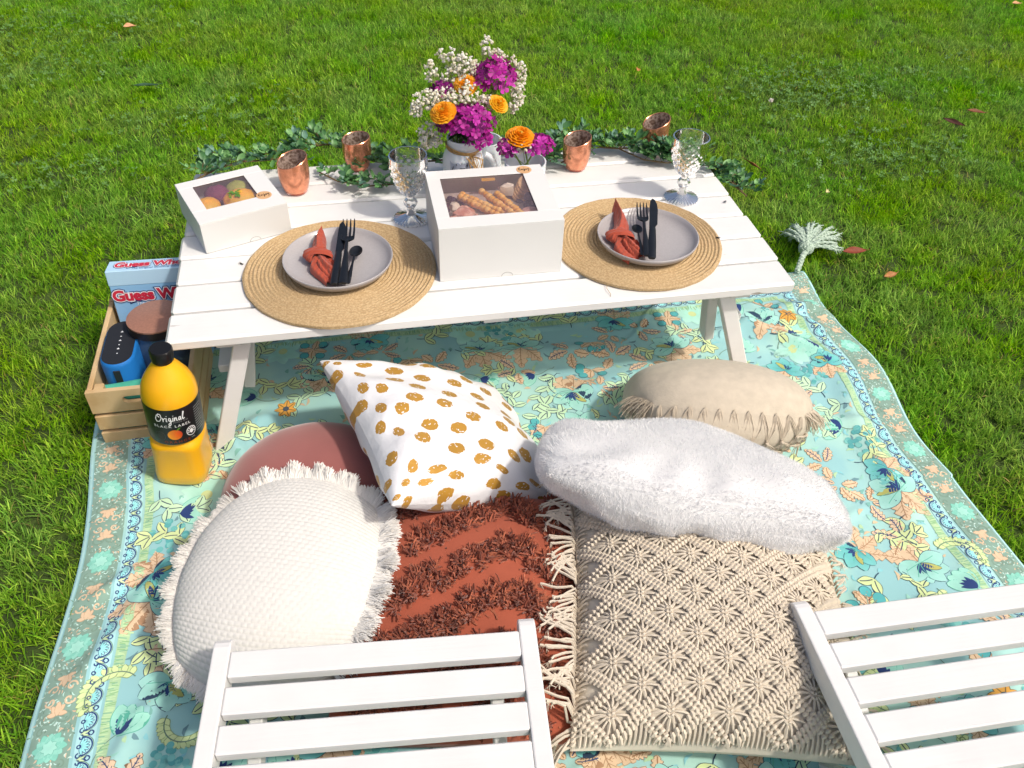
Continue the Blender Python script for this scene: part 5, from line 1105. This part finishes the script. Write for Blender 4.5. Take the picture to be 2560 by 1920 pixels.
# ------------------------------------------------------------------ cushions
def unit(v): v = np.array(v, float); return v / np.linalg.norm(v)
class Pillow:
    """stuffed cushion: (u,v) in [-1,1]^2, side +1 / -1; k rounds the outline, pinch draws the edges in, pw sets how full the edges are"""
    def __init__(s, c, e1, nrm, a, b, T, Tb=None, k=0., pinch=.06, pw=.42, wr=.05, wf=9., seed=1, corner=0., warpf=None):
        s.c = np.array(c, float); s.e1 = unit(e1); n = np.array(nrm, float); n = n - s.e1 * (n @ s.e1); s.n = unit(n); s.e2 = np.cross(s.n, s.e1)
        s.a, s.b, s.T, s.Tb, s.k, s.pinch, s.pw, s.wr, s.wf, s.seed, s.corner, s.warpf = a, b, T, Tb or T, k, pinch, pw, wr, wf, seed, corner, warpf
    def loc(s, u, v, side=1):
        u = np.asarray(u, float); v = np.asarray(v, float)
        x = u * (1 - s.k + s.k * np.sqrt(np.maximum(0, 1 - v * v / 2))) * (1 - s.pinch * (1 - v * v)); y = v * (1 - s.k + s.k * np.sqrt(np.maximum(0, 1 - u * u / 2))) * (1 - s.pinch * (1 - u * u))
        x, y = s.a * x, s.b * y; e = np.maximum(0, (1 - u * u) * (1 - v * v)); T = s.T if side > 0 else s.Tb
        h = T * e ** s.pw
        w = vnoise(x, y, 1 / .05 * s.wf / 9, s.seed) * s.wr * T * np.minimum(1, e * 4)
        rad = np.sin(np.arctan2(y, x) * 13 + s.seed) * .3 * s.wr * T * np.clip((1 - e) * 2 - .7, 0, 1) * np.minimum(1, e * 6)
        h = h + w + rad
        z = side * h
        if s.warpf: x, y, z = s.warpf(x, y, z)
        return x, y, z
    def pos(s, u, v, side=1, off=0.):
        x, y, z = s.loc(u, v, side); P = s.c + x[..., None] * s.e1 + y[..., None] * s.e2 + z[..., None] * s.n
        P = np.concatenate([P[..., :2], np.maximum(P[..., 2:], .037)], -1)      # flattened where it presses on the ground
        if np.any(off): P = P + np.asarray(off)[..., None] * s.normal(u, v, side)
        return P
    def normal(s, u, v, side=1):
        u = np.clip(np.asarray(u, float), -.985, .985); v = np.clip(np.asarray(v, float), -.985, .985); d = .006
        a = s.pos(u + d, v, side) - s.pos(u - d, v, side); b = s.pos(u, v + d, side) - s.pos(u, v - d, side); n = np.cross(a, b) * side
        return n / (np.linalg.norm(n, axis=-1, keepdims=True) + 1e-12)
    def mesh(s, n=60, disp=None):
        t = np.sin(np.linspace(-1, 1, n) * PI / 2); t = t * .55 + np.linspace(-1, 1, n) * .45; U, Vv = np.meshgrid(t, t, indexing='ij'); b = MB(); uv = []
        for side in (1, -1):
            if side < 0 and n > 150: t = t[::5]; U, Vv = np.meshgrid(t, t, indexing='ij')
            P = s.pos(U, Vv, side)
            if disp is not None and side > 0: P = P + disp(U * s.a, Vv * s.b)[..., None] * s.normal(U, Vv, side) * np.minimum(1, (1 - np.maximum(np.abs(U), np.abs(Vv))) * 12)[..., None]
            b.grid(P if side > 0 else P[::-1]); ex = lambda q: np.sign(q) * s.T * .7 * np.maximum(0, (np.abs(q) - .72) / .28) ** 2; Q = np.stack([U * s.a + ex(U), Vv * s.b + ex(Vv)], -1); uv.append((Q if side > 0 else Q[::-1]).reshape(-1, 2))
        return b, np.concatenate(uv)
    def build(s, name, label, m, n=60, disp=None, cat='cushion', shift=(0, 0, 0)):
        base = s.c.copy(); base[2] = .034
        t = thing(name, label, cat, tuple(base), group='cushions on the blanket'); s.o = base
        b, uv = s.mesh(n, disp); b.v = [V - base for V in b.v]; obj('cover', b, m, t, uv=uv, sharp=None); s.root = t; return t
    def part(s, name, mb, m, **k): mb.flush(); mb.v = [V - s.o for V in mb.v]; return obj(name, mb, m, s.root, **k)

def strand(mb, p, d, L, r, droop=.3, seg=3, curl=.3, n=3, col=None, g=(0, 0, -1)):
    P = [p]; d = unit(d)
    for i in range(seg): d = unit(d + np.array(g) * droop / seg + rng.normal(0, curl, 3) / seg); P.append(P[-1] + d * L / seg)
    mb.qtube(P, np.linspace(r, r * .75, seg + 1), n, col)

# --- dusty rose velvet
m_rose = mat('dusty_rose_velvet', hexc('9a5a55'), .75, sheen=.6, var=.10, vscale=12, bump=.15, bscale=160, bdist=.001)
rose = Pillow((.228, -.205, .095), (1, -.15, 0), (.0, -.10, 1), .165, .165, .068, k=.95, pinch=0, pw=.38, wr=.03, wf=6, seed=5)
rose.build('rose_velvet_cushion', 'round dusty rose velvet cushion under the dotted and woven cushions', m_rose, 70)

# --- cream woven, fringed
m_wov = mat('cream_basket_weave', hexc('d9d7d2'), .9, var=.06, vscale=160, bump=.3, bscale=600, bdist=.0008, sheen=.2)
def weave(x, y):
    p = .0080; r = np.floor(y / p); fy = np.abs(np.sin(PI * y / p)) ** .6; xx = x / .0108 + .5 * (r % 2) + .12 * r; fx = np.abs(np.sin(PI * xx)) ** .45
    return .0017 * fy * (.35 + .65 * fx)
wov = Pillow((.182, -.396, .112), (.955, -.30, .0), (.06, -.12, 1), .164, .196, .086, Tb=.055, k=.85, pinch=-.02, pw=.40, wr=.035, wf=5, seed=9)
wov.build('cream_woven_cushion', 'cream basket weave cushion with a ragged fringe at the near left', m_wov, 331, weave)
fb = MB(); m_frg = mat('cream_fringe_yarn', hexc('ece9e4'), .95, sheen=.2, var=.08)
for side_ in range(4):
    tv = rng.uniform(-1, 1, 520); one = np.full(520, .995)
    Us, Vs = ((tv, one), (tv, -one), (one, tv), (-one, tv))[side_]; ks = (.90, .985, .885, .985)[side_]; PP = wov.pos(Us * ks, Vs * ks); upk = (.45, .25, .40, .25)[side_]; lk = (1.15, 1., 1.5, 1.)[side_]
    for i in range(520):
        t = tv[i]; ruff = math.sin(t * 16 + side_ * 2) + .5 * math.sin(t * 37); u_, v2_ = Us[i], Vs[i]; p = PP[i]
        out = wov.e1 * ((u_ if abs(u_) > .99 else u_ * .3)) + wov.e2 * ((v2_ if abs(v2_) > .99 else v2_ * .3)); out = unit(out)
        d = out + wov.n * (.25 * ruff + upk) + wov.e1 * .10 * math.sin(t * 50) + wov.e2 * .10 * math.cos(t * 43) + rng.normal(0, .10, 3)
        for q in range(4 if upk < .3 else 7): strand(fb, p + rng.normal(0, .0012, 3), d + rng.normal(0, .12, 3), random.uniform(.013, .022) * lk * (1 + .2 * ruff), .0008, .35, 3, .22)
wov.part('fringe', fb, m_frg, kind='stuff')

# --- rust cushion with tufted chevrons
m_rust = mat('rust_cotton', hexc('a3523a'), .9, var=.07, vscale=30, bump=.2, bscale=500, bdist=.0008, sheen=.25); m_tuft = mat('rust_tufted_yarn', (1, 1, 1), .95, vcol=True, sheen=.2)
rust = Pillow((.452, -.480, .098), (.985, -.17, 0), (.02, -.05, 1), .192, .222, .066, k=.10, pinch=.03, pw=.36, wr=.02, seed=14)
rust.build('rust_tufted_cushion', 'rust cotton cushion with shaggy tufted zigzag bands in the middle', m_rust, 70)
tb = MB(); per = .35
for band in range(6):
    y0 = .262 - band * .090
    nc = 330; xv = rng.uniform(-.186, .186, nc); zig = np.abs(((xv - .075) / per) % 1 - .5) * 2; yv = y0 - .100 + .105 * zig + rng.uniform(-.021, .021, nc) + .004 * np.sin(xv * 70); ok = np.abs(yv) < .212; xv, yv = xv[ok], yv[ok]
    if not len(xv): continue
    PP = rust.pos(xv / rust.a, yv / rust.b); NN = rust.normal(xv / rust.a, yv / rust.b)
    for p, nr in zip(PP, NN):
        rel = p - wov.c
        if ((rel @ wov.e1) / (wov.a * 1.16)) ** 2 + ((rel @ wov.e2) / (wov.b * 1.16)) ** 2 < 1: continue
        c0_ = np.array(hexc(random.choice(['96503a', 'a45a42', '884632', 'ae6449']))) * random.uniform(.85, 1.12); D0 = unit(nr * .45 + rng.normal(0, .55, 3)); L0 = random.uniform(.015, .024)
        for q in range(9):      # one tuft: a lock of yarns lying together
            strand(tb, p - nr * .002 + rng.normal(0, .0026, 3), D0 + rng.normal(0, .26, 3), L0 * random.uniform(.75, 1.1), .00175, .35, 4, .55, 3, c0_ * random.uniform(.88, 1.1))
rust.part('tufted_bands', tb, m_tuft, kind='stuff')

# --- white with gold dots
def dots_mat():
    m = mat('gold_dot_cotton', hexc('e2e2e5'), .8, bump=.6, bscale=22, bdist=.008, sheen=.15); N = m.node_tree.nodes; L = m.node_tree.links; b = N['Principled BSDF']; src = b.inputs['Base Color'].links[0].from_socket
    uv = N.new('ShaderNodeUVMap'); mp = N.new('ShaderNodeMapping'); mp.inputs['Rotation'].default_value = (0, 0, .6); mp.inputs['Scale'].default_value = (15.2, 20.0, 1); L.new(uv.outputs[0], mp.inputs[0])
    vo = N.new('ShaderNodeTexVoronoi'); vo.voronoi_dimensions = '2D'; vo.inputs['Scale'].default_value = 1; vo.inputs['Randomness'].default_value = .45; L.new(mp.outputs[0], vo.inputs['Vector'])
    no = N.new('ShaderNodeTexNoise'); no.inputs['Scale'].default_value = 110; L.new(uv.outputs[0], no.inputs['Vector']); ma = N.new('ShaderNodeMath'); ma.operation = 'MULTIPLY_ADD'; ma.inputs[1].default_value = .14; L.new(no.outputs['Fac'], ma.inputs[0]); L.new(vo.outputs['Distance'], ma.inputs[2])
    lt = N.new('ShaderNodeMath'); lt.operation = 'LESS_THAN'; lt.inputs[1].default_value = .335; L.new(ma.outputs[0], lt.inputs[0])
    n2 = N.new('ShaderNodeTexNoise'); n2.inputs['Scale'].default_value = 170; n2.inputs['Detail'].default_value = 1; L.new(uv.outputs[0], n2.inputs['Vector']); g2 = N.new('ShaderNodeMath'); g2.operation = 'LESS_THAN'; g2.inputs[1].default_value = .66; L.new(n2.outputs['Fac'], g2.inputs[0])
    mu = N.new('ShaderNodeMath'); mu.operation = 'MULTIPLY'; L.new(lt.outputs[0], mu.inputs[0]); L.new(g2.outputs[0], mu.inputs[1])
    mx = N.new('ShaderNodeMix'); mx.data_type = 'RGBA'; L.new(mu.outputs[0], mx.inputs[0]); L.new(src, mx.inputs[6]); mx.inputs[7].default_value = (*hexc('b98a33'), 1); L.new(mx.outputs[2], b.inputs['Base Color'])
    mm = N.new('ShaderNodeMath'); mm.operation = 'MULTIPLY'; mm.inputs[1].default_value = .15; L.new(mu.outputs[0], mm.inputs[0]); L.new(mm.outputs[0], b.inputs['Metallic']); mr = N.new('ShaderNodeMapRange'); mr.inputs[3].default_value = .8; mr.inputs[4].default_value = .42; L.new(mu.outputs[0], mr.inputs[0]); L.new(mr.outputs[0], b.inputs['Roughness'])
    return m
m_dots = dots_mat()
dots = Pillow((.480, -.147, .146), (.82, .231, -.524), (.506, .137, .852), .208, .192, .088, Tb=.075, k=.04, pinch=.10, pw=.42, wr=.17, wf=11, seed=23)
dots.build('gold_dot_cushion', 'white cushion with brushed gold dots propped in front of the table', m_dots, 120)

# --- white faux fur
m_fur = mat('white_faux_fur', hexc('f8f8f9'), .9, sheen=.3, var=.03, vscale=40, transl=.3)
def furwarp(x, y, z): return x, y + .012 * np.sin(x * 9), z + .006 * np.sin(x * 17 + y * 9) + .0045 * np.sin(x * 26 + y * 21 + 1) * np.cos(y * 17) * (np.abs(z) > .02)
fur = Pillow((.868, -.345, .172), (.505, -.205, -.040), (.15, .75, 1), .262, .190, .100, Tb=.105, k=.34, pinch=.0, pw=.47, wr=.19, wf=7, seed=31, warpf=furwarp)
fur.build('white_fur_cushion', 'white faux fur cushion resting on the macrame and beige cushions', m_fur, 110)
fm = MB(); NF = 90000; fu = rng.uniform(-.995, .995, NF); fv = rng.uniform(-.995, .995, NF); ed = rng.random(NF); fv = np.where(ed < .22, np.sign(fv) * (1 - .06 * rng.random(NF) ** 2), fv); fu = np.where(ed > .88, np.sign(fu) * (1 - .06 * rng.random(NF) ** 2), fu); V = []; F = []
for side_ in (1, -1):
    sel = slice(0, NF // 2) if side_ > 0 else slice(NF // 2, NF); u_, v2_ = fu[sel], fv[sel]; m = len(u_)
    Pp = fur.pos(u_, v2_, side_); Nn = fur.normal(u_, v2_, side_); lay = np.stack([vnoise(Pp[:, 0], Pp[:, 1], 30, 41 + q) for q in range(3)], -1) * .55 + rng.normal(0, .14, (m, 3)) - fur.e2 * .40
    D = Nn * .62 + lay; D /= np.linalg.norm(D, axis=1, keepdims=True); L_ = rng.uniform(.0035, .0070, (m, 1)); W_ = np.cross(D, rng.normal(0, 1, (m, 3))); W_ /= np.linalg.norm(W_, axis=1, keepdims=True)
    b0 = np.stack([Pp - Nn * .001 + W_ * .00045, Pp - Nn * .001 - W_ * .00045, Pp + D * L_], 1); k0 = fm.n; fm.add(b0.reshape(-1, 3), [(3 * i, 3 * i + 1, 3 * i + 2) for i in range(m)])
fur.part('fur_pile', fm, m_fur, kind='stuff')
zb = MB(); uu = np.linspace(-.75, .86, 60); zb.tube(fur.pos(uu, np.full(60, -.998)) + fur.e2 * .001, .0008, 5); fur.part('zip_seam', zb, mat('zip_tape', hexc('d9dade'), .7))

# --- beige linen with knotted fringe
m_lin = mat('beige_slub_linen', hexc('c9bdaa'), .9, var=.08, vscale=60, bump=.45, bscale=240, bdist=.0014, sheen=.2); m_linf = mat('beige_fringe_yarn', hexc('c8bba8'), .95, var=.12, vscale=60)
bei = Pillow((1.040, -.085, .085), (.955, -.25, -.02), (.08, .85, 1), .186, .155, .100, Tb=.100, k=.75, pinch=-.03, pw=.40, wr=.03, wf=6, seed=44)
bei.build('beige_linen_cushion', 'beige slub linen cushion with a knotted fringe behind the white fur cushion', m_lin, 80)
nk = 11; base_uv = np.linspace(-.93, .93, nk); rows_ = []
fr_ = MB()
def edge_pt(u_, drop): 
    s_ = np.clip(drop, 0, 1); u_ = np.array([u_]); p = bei.pos(u_, np.array([-.999 + .0]), 1)[0] if drop <= 0 else bei.pos(u_, np.array([-1 + .55 * s_]), -1, 0.)[0] + bei.normal(u_, np.array([-1 + .55 * s_]), -1)[0] * .004
    return p + np.array([0, -.004, 0]) * (drop <= 0)
for r_ in range(3):
    for i in range(nk - 1):
        for (ua, ub) in (((base_uv[i], (base_uv[i] + base_uv[i + 1]) / 2), (base_uv[i + 1], (base_uv[i] + base_uv[i + 1]) / 2)) if r_ % 2 == 0 else (((base_uv[i] + base_uv[i + 1]) / 2, base_uv[i]), ((base_uv[i] + base_uv[i + 1]) / 2, base_uv[i + 1]))):
            for q in range(5):
                pa, pb = edge_pt(ua, r_ * .26), edge_pt(ub, (r_ + 1) * .26); mid = (pa + pb) / 2 + bei.e1 * (q - 2) * .0022 + np.array([0, -.004, .003 * math.sin(q * 2.)]); fr_.qtube([pa, pa * .75 + mid * .25 + bei.e1 * (q - 2) * .001, mid, pb], .0009, 4)
    for i in range(nk - (r_ % 2 == 0)):
        uk = (base_uv[i] + base_uv[i + 1]) / 2 if r_ % 2 == 0 else base_uv[i]; fr_.ball(edge_pt(uk, (r_ + 1) * .26), .0042, 7, 5, None, .15)
for i in range(nk - 1):
    uk = (base_uv[i] + base_uv[i + 1]) / 2; p = edge_pt(uk, .78)
    for q in range(9): strand(fr_, p + rng.normal(0, .002, 3), np.array([0, -.35, -1]) + rng.normal(0, .18, 3), random.uniform(.02, .035), .0008, .3, 3, .2)
for e in (-1, 1):
    for i in range(150):
        v2_ = random.uniform(-1, -.2 if e > 0 else -.55); p = bei.pos(np.array([e * .995]), np.array([v2_]))[0]
        strand(fr_, p, bei.e1 * e * .5 + np.array([0, -.15, -.55]) + rng.normal(0, .2, 3), random.uniform(.03, .055), .0009, .7, 4, .25)
bei.part('knotted_fringe', fr_, m_linf, kind='stuff')

# --- macrame
m_mac = mat('natural_cotton_cord', hexc('d6cab8'), .92, var=.10, vscale=120, bump=.5, bscale=700, bdist=.0008); m_back = mat('cream_backing', hexc('d9cfbe'), .9, bump=.2, bscale=300)
mac = Pillow((.834, -.562, .120), (.960, -.23, 0), (.02, -.05, 1), .222, .242, .105, Tb=.070, k=.10, pinch=.075, pw=.46, wr=.02, seed=52)
mac.build('macrame_cushion', 'natural cotton macrame cushion with a long side fringe at the near right', m_back, 70)
def MP(x, y, h=.003):
    x = np.atleast_1d(np.asarray(x, float)); y = np.atleast_1d(np.asarray(y, float)); u_, v2_ = np.clip(x / mac.a, -.99, .99), np.clip(y / mac.b, -.99, .99)
    return mac.pos(u_, v2_, 1) + mac.normal(u_, v2_, 1) * h
PX = .0840; PYd = .0690; lat = MB(); KN = []
def inside(x, y, m=.004): return abs(x) < mac.a - m and abs(y) < mac.b - m
def knots(x0, y0, x1, y1, nb=8):
    dx, dy = x1 - x0, y1 - y0; Ld = math.hypot(dx, dy); tx_, ty_ = dx / Ld, dy / Ld; nx_, ny_ = -ty_, tx_
    for row in (-1, 1):
        for i in range(nb):
            t = (i + .5) / nb; x, y = x0 + dx * t + nx_ * row * .0041, y0 + dy * t + ny_ * row * .0041
            if not inside(x, y): continue
            KN.append(((x - nx_ * .0040 - tx_ * .0012, x, x + nx_ * .0040 + tx_ * .0012), (y - ny_ * .0040 - ty_ * .0012, y, y + ny_ * .0040 + ty_ * .0012)))
nI = 3
for i in range(-nI, nI + 1):
    for j in range(-nI - 2, nI + 3):
        cx, cy = i * PX, j * PYd
        for (ox, oy) in ((0, 0), (PX / 2, PYd / 2)):
            x, y = cx + ox, cy + oy
            knots(x, y - PYd / 2, x + PX / 2, y); knots(x - PX / 2, y, x, y - PYd / 2)
KA = np.array(KN); KP = MP(KA[:, 0].ravel(), KA[:, 1].ravel(), .0046).reshape(-1, 3, 3); KP[:, 1] += mac.n * .0020
for P in KP: lat.qtube(P, [.0026, .0038, .0026], 5)
mac.part('knotted_lattice', lat, m_mac, kind='stuff')
for i in range(-nI, nI + 1):
    for j in range(-nI - 2, nI + 3):
        for (ox, oy) in ((0, 0), (PX / 2, PYd / 2)):
            x, y = i * PX + ox, j * PYd + oy
            if not inside(x, y, .012): continue
            sb = MB(); qx = []; qy = []; tt = np.linspace(.10, 1, 6)
            for k in range(3):
                for s_ in (-1, 1): qx += [x + s_ * .0048, x + s_ * .0005]; qy += [y - .009 + k * .0065 + .004, y - .009 + k * .0065]
            for k in range(13):
                a = 2 * PI * (k + .5) / 13 + PI / 2; R = .41 / (abs(math.cos(a)) / PX + abs(math.sin(a)) / PYd); sw = .18 * math.sin(a)
                qx += list(np.clip(x + R * tt * np.cos(a + sw * tt), -mac.a + .003, mac.a - .003)); qy += list(np.clip(y + R * tt * np.sin(a + sw * tt), -mac.b + .003, mac.b - .003))
            PA = MP(qx, qy, .0022)
            for k in range(6): P = PA[2 * k:2 * k + 2] + mac.n * .0043; sb.qtube(np.array([P[0], (P[0] + P[1]) / 2 + mac.n * .0014, P[1]]), [.0018, .0027, .0018], 5)
            for k in range(13): sb.qtube(PA[12 + 6 * k:18 + 6 * k] + mac.n * (.0042 * np.sin(tt * PI))[:, None], .00195, 5)
            mac.part('macrame_motif', sb, m_mac)
gb = MB()       # short cords filling the half diamonds along the edges
for e in (-1, 1):
    for j in range(-8, 9):
        for dy in np.linspace(-.42, .42, 9):
            yc = j * PYd / 2 + dy * PYd; par = abs((2.5 * PX / (PX / 2) + j)) % 2
            if par == 0 or abs(yc) > mac.b - .008: continue
            x1 = mac.a - .004; x0 = 2.5 * PX - PX / 2 * (1 - 2 * abs(dy)) * .92
            if x1 - x0 < .006: continue
            tt = np.linspace(0, 1, 5); P = MP(e * (x0 + (x1 - x0) * tt), yc + .002 * np.sin(tt * 3), .0028); gb.qtube(P + mac.n * (.0025 * np.sin(tt * PI))[:, None], .0020, 5)
for i in range(-5, 6):
    for dx in np.linspace(-.42, .42, 11):
        xc = i * PX / 2 + dx * PX
        if (i + 7) % 2 == 1 or abs(xc) > mac.a - .008: continue
        y1 = mac.b - .003; y0_ = 3.5 * PYd - PYd / 2 * (1 - 2 * abs(dx)) * .92
        tt = np.linspace(0, 1, 5); P = MP(xc + .002 * np.sin(tt * 3), -(y0_ + (y1 - y0_) * tt), .0028) if y1 > y0_ else None
        if P is not None: gb.qtube(P + mac.n * (.0025 * np.sin(tt * PI))[:, None], .0020, 5)
mac.part('edge_cords', gb, m_mac, kind='stuff')
eb = MB()
for e in (-1, 1):
    yy = np.linspace(-.985, .985, 70); P = mac.pos(np.full(70, e * .985), yy, 1) + mac.n * .004; rope(eb, P, .0042, 2, .012, 5)
mac.part('edge_cord', eb, m_mac)
for e in (-1, 1):
    for i in range(92 if e < 0 else 46):
        t = (i + random.random() * .7) / (92 if e < 0 else 46) * 1.96 - .98; p = mac.pos(np.array([e * .99]), np.array([t]), 1)[0]; sb = MB()
        grp_ = math.sin(t * 15); d = mac.e1 * e + mac.e2 * (.35 * grp_ + random.uniform(-.25, .25)) + np.array([0, 0, random.uniform(.1, .7)]); L_ = random.uniform(.055, .095) if e < 0 else random.uniform(.02, .035)
        P = [p]; dd = unit(d)
        for q in range(7): dd = unit(dd + np.array([0, 0, -.34]) + rng.normal(0, .13, 3) + mac.e2 * .10 * grp_); nx_ = P[-1] + dd * L_ / 7; nx_[2] = max(nx_[2], .052 if nx_[1] < -.70 else .160); P.append(nx_)
        sb.qtube(P, .0021, 5)
        for q in range(6): strand(sb, P[-1], dd + rng.normal(0, .35, 3), random.uniform(.007, .012), .0006, .2, 2, .3)
        mac.part('fringe_cord', sb, m_mac)

# ------------------------------------------------------------------ white folding chairs (seats in the foreground)
def chair(loc, rz, label):
    t = thing('folding_chair', label, 'chair', (loc[0], loc[1], 0), (0, 0, rz), 'white folding chairs'); W = .444; SH = .230; D = .46; rw, rh = .024, .038
    for sx in (0, 1):
        x = rw / 2 if sx == 0 else W - rw / 2; b = MB(); prof_ = [(-D, -rh / 2), (-.018, -rh / 2)] + [(-.018 + rh / 2 * math.cos(a), rh / 2 * math.sin(a)) for a in np.linspace(-PI / 2, PI / 2, 9)] + [(-.018, rh / 2), (-D, rh / 2)]
        prof_ = [p for i, p in enumerate(prof_) if i == 0 or math.dist(p, prof_[i - 1]) > 1e-6]
        b.prism(prof_, -rw / 2, rw / 2, lambda y, z, xx, x=x: (x + xx, y, SH - rh / 2 + z)); ob = obj('seat_rail', b, m_chair, t, False)
        md = ob.modifiers.new('bevel', 'BEVEL'); md.width = .0022; md.segments = 2; md.limit_method = 'ANGLE'
    for k in range(8):
        b = MB(); b.box((W / 2, -.044 - k * .0525, SH - .010), (W - 2 * rw - .0008, .0385, .019), .0022); obj('seat_slat', b, m_chair, t, False)
    for sx in (0, 1):
        x = .036 if sx == 0 else W - .036
        b = MB(); bar(b, (x, -.16, .005), (x, -.58, .62), .020, .034, (1, 0, 0)); obj('back_leg_post', b, m_chair, t, False)
        x = .060 if sx == 0 else W - .060
        b = MB(); bar(b, (x, -.06, SH - .045), (x, -.50, .005), .018, .034, (1, 0, 0)); obj('rear_leg', b, m_chair, t, False)
    for (z_, y_) in ((.585, -.531), (.52, -.476), (.455, -.421)):
        b = MB(); bar(b, (.047, y_, z_), (W - .047, y_, z_), .014, .045, (0, .76, .65)); obj('back_slat', b, m_chair, t, False)
    b = MB(); bar(b, (.070, -.46, .045), (W - .070, -.46, .045), .016, .03, (0, 1, 0)); obj('leg_stretcher', b, m_chair, t, False)
    return t
chair(tuple(at_z(464, 1374, .230)[:2]), math.radians(-5.2), 'white slatted folding chair in the foreground, in front of the rust cushion')
chair(tuple(at_z(1708, 1292, .230)[:2]), math.radians(-1.5), 'white slatted folding chair at the right foreground corner, beside the macrame cushion')

# ------------------------------------------------------------------ fallen leaves and small things on the lawn
def fallen(x, y, L, w, rz, col, label, curl=.3, tilt=0., z=.040):
    p = at_z(x, y, z); b = MB(); G = []
    for s in np.linspace(0, 1, 11):
        ww = w * math.sin(PI * min(.985, max(.015, s))) ** .8; G.append([(L * (s - .5), q * ww * (1 - .2 * abs(q) * curl), curl * (.35 * L * (s - .5) ** 2 + ww * q * q * .9) + .001 * math.sin(9 * s + 4 * q)) for q in np.linspace(-1, 1, 7)])
    G = np.array(G); b.grid(G); b.grid(G[::-1] - np.array([0, 0, .0006])); b.tube([(L * .47, 0, curl * .08 * L), (L * .56, 0, .003), (L * .66, .002, .004)], .0008, 4)
    o = obj('fallen_leaf', b, mat('dry_leaf_' + col, hexc(col), .65, var=.25, vscale=60, transl=.1), None); o.location = tuple(p); o.rotation_euler = (tilt, .1, rz); return tag(o, label, 'leaf', 'fallen leaves on the lawn')
fallen(279, 58, .045, .014, .5, 'd6a27a', 'curled peach coloured leaf on the lawn at the upper left', .8, .3, .04)
fallen(315, 184, .085, .012, .2, '33553a', 'long dark green leaf lying on the lawn left of the bouquet')
fallen(1377, 151, .04, .011, 1.3, 'c58a4e', 'small tan leaf on the lawn above the copper cups', .6, .4)
fallen(1625, 356, .085, .013, 1.75, '8f5a3a', 'long brown leaf standing in the grass right of the goblet', .5, .5)
fallen(2060, 264, .075, .010, -.75, '4f2a20', 'dark brown narrow leaf on the lawn at the upper right', .5, .5)
fallen(2108, 241, .065, .011, -.25, '7c4a2a', 'reddish brown leaf just right of the dark narrow leaf', .4, .2)
fallen(1845, 543, .075, .013, .1, '86402a', 'rust red leaf beside the blanket tassel', .5, .3)
fallen(1922, 595, .050, .010, .35, 'b07c4c', 'small orange tan leaf on the lawn below the tassel', .7, .4)
fallen(2195, 8, .055, .013, .2, 'd2a070', 'tan leaf at the top right corner of the lawn', .6, .2)
fallen(1786, 414, .020, .008, .8, 'd8cf98', 'tiny pale yellow leaf on the lawn right of the table', .8, .5)
random.seed(91)
for i, (x, y) in enumerate(()): pass
b = MB(); 
for i in range(40):
    d = rng.normal(0, 1, 3); d[2] = abs(d[2]); d = unit(d); b.add([d * .004, d * .010 + np.cross(d, [0, 0, 1.]) * .0016, d * .010 - np.cross(d, [0, 0, 1.]) * .0016], [(0, 1, 2)], hexc('efe6e2'))
b.ball((0, 0, 0), .006, 8, 6, hexc('d9cfc4')); b.tube([(0, 0, 0), (.002, 0, -.02), (0, .001, -.04)], .0008, 4, hexc('6c8a3a')); p = at_z(1666, 218, .045); o = obj('clover_flower', b, m_gyp, None); o.location = tuple(p); tag(o, 'single white clover flower in the lawn right of the bouquet', 'flower')
m_fly = mat('fly_body', hexc('2c2926'), .4); m_wing = mat('fly_wing', hexc('8f8c88'), .3, trans=.5)
def fly(p, rz, label):
    t = thing('fly', label, 'fly', tuple(p), (0, 0, rz), 'flies on the table'); b = MB(); b.ball((0, 0, .0018), (.0034, .0017, .0016), 8, 6); b.ball((.0042, 0, .0018), .0013, 7, 5)
    for sg in (-1, 1):
        for k in (-.002, 0, .002): b.tube([(k, 0, .0015), (k * 1.5, sg * .0022, .0018), (k * 2, sg * .0035, 0)], .0002, 3)
    obj('body', b, m_fly, t)
    for sg in (-1, 1): b = MB(); b.add([(.001, sg * .0008, .003), (-.003, sg * .003, .0032), (-.0062, sg * .0024, .0028), (-.004, sg * .0004, .003)], [(0, 1, 2, 3)]); obj('wing', b, m_wing, t, False)
fly(at_z(1566, 437, TABLE_H), .8, 'small fly on the bare planks at the right end of the table'); fly(at_z(1551, 515, TABLE_H + .009), 2.5, 'small fly on the edge of the right hand placemat'); fly(at_z(521, 571, TABLE_H), -.6, 'small fly on the planks left of the left hand placemat')
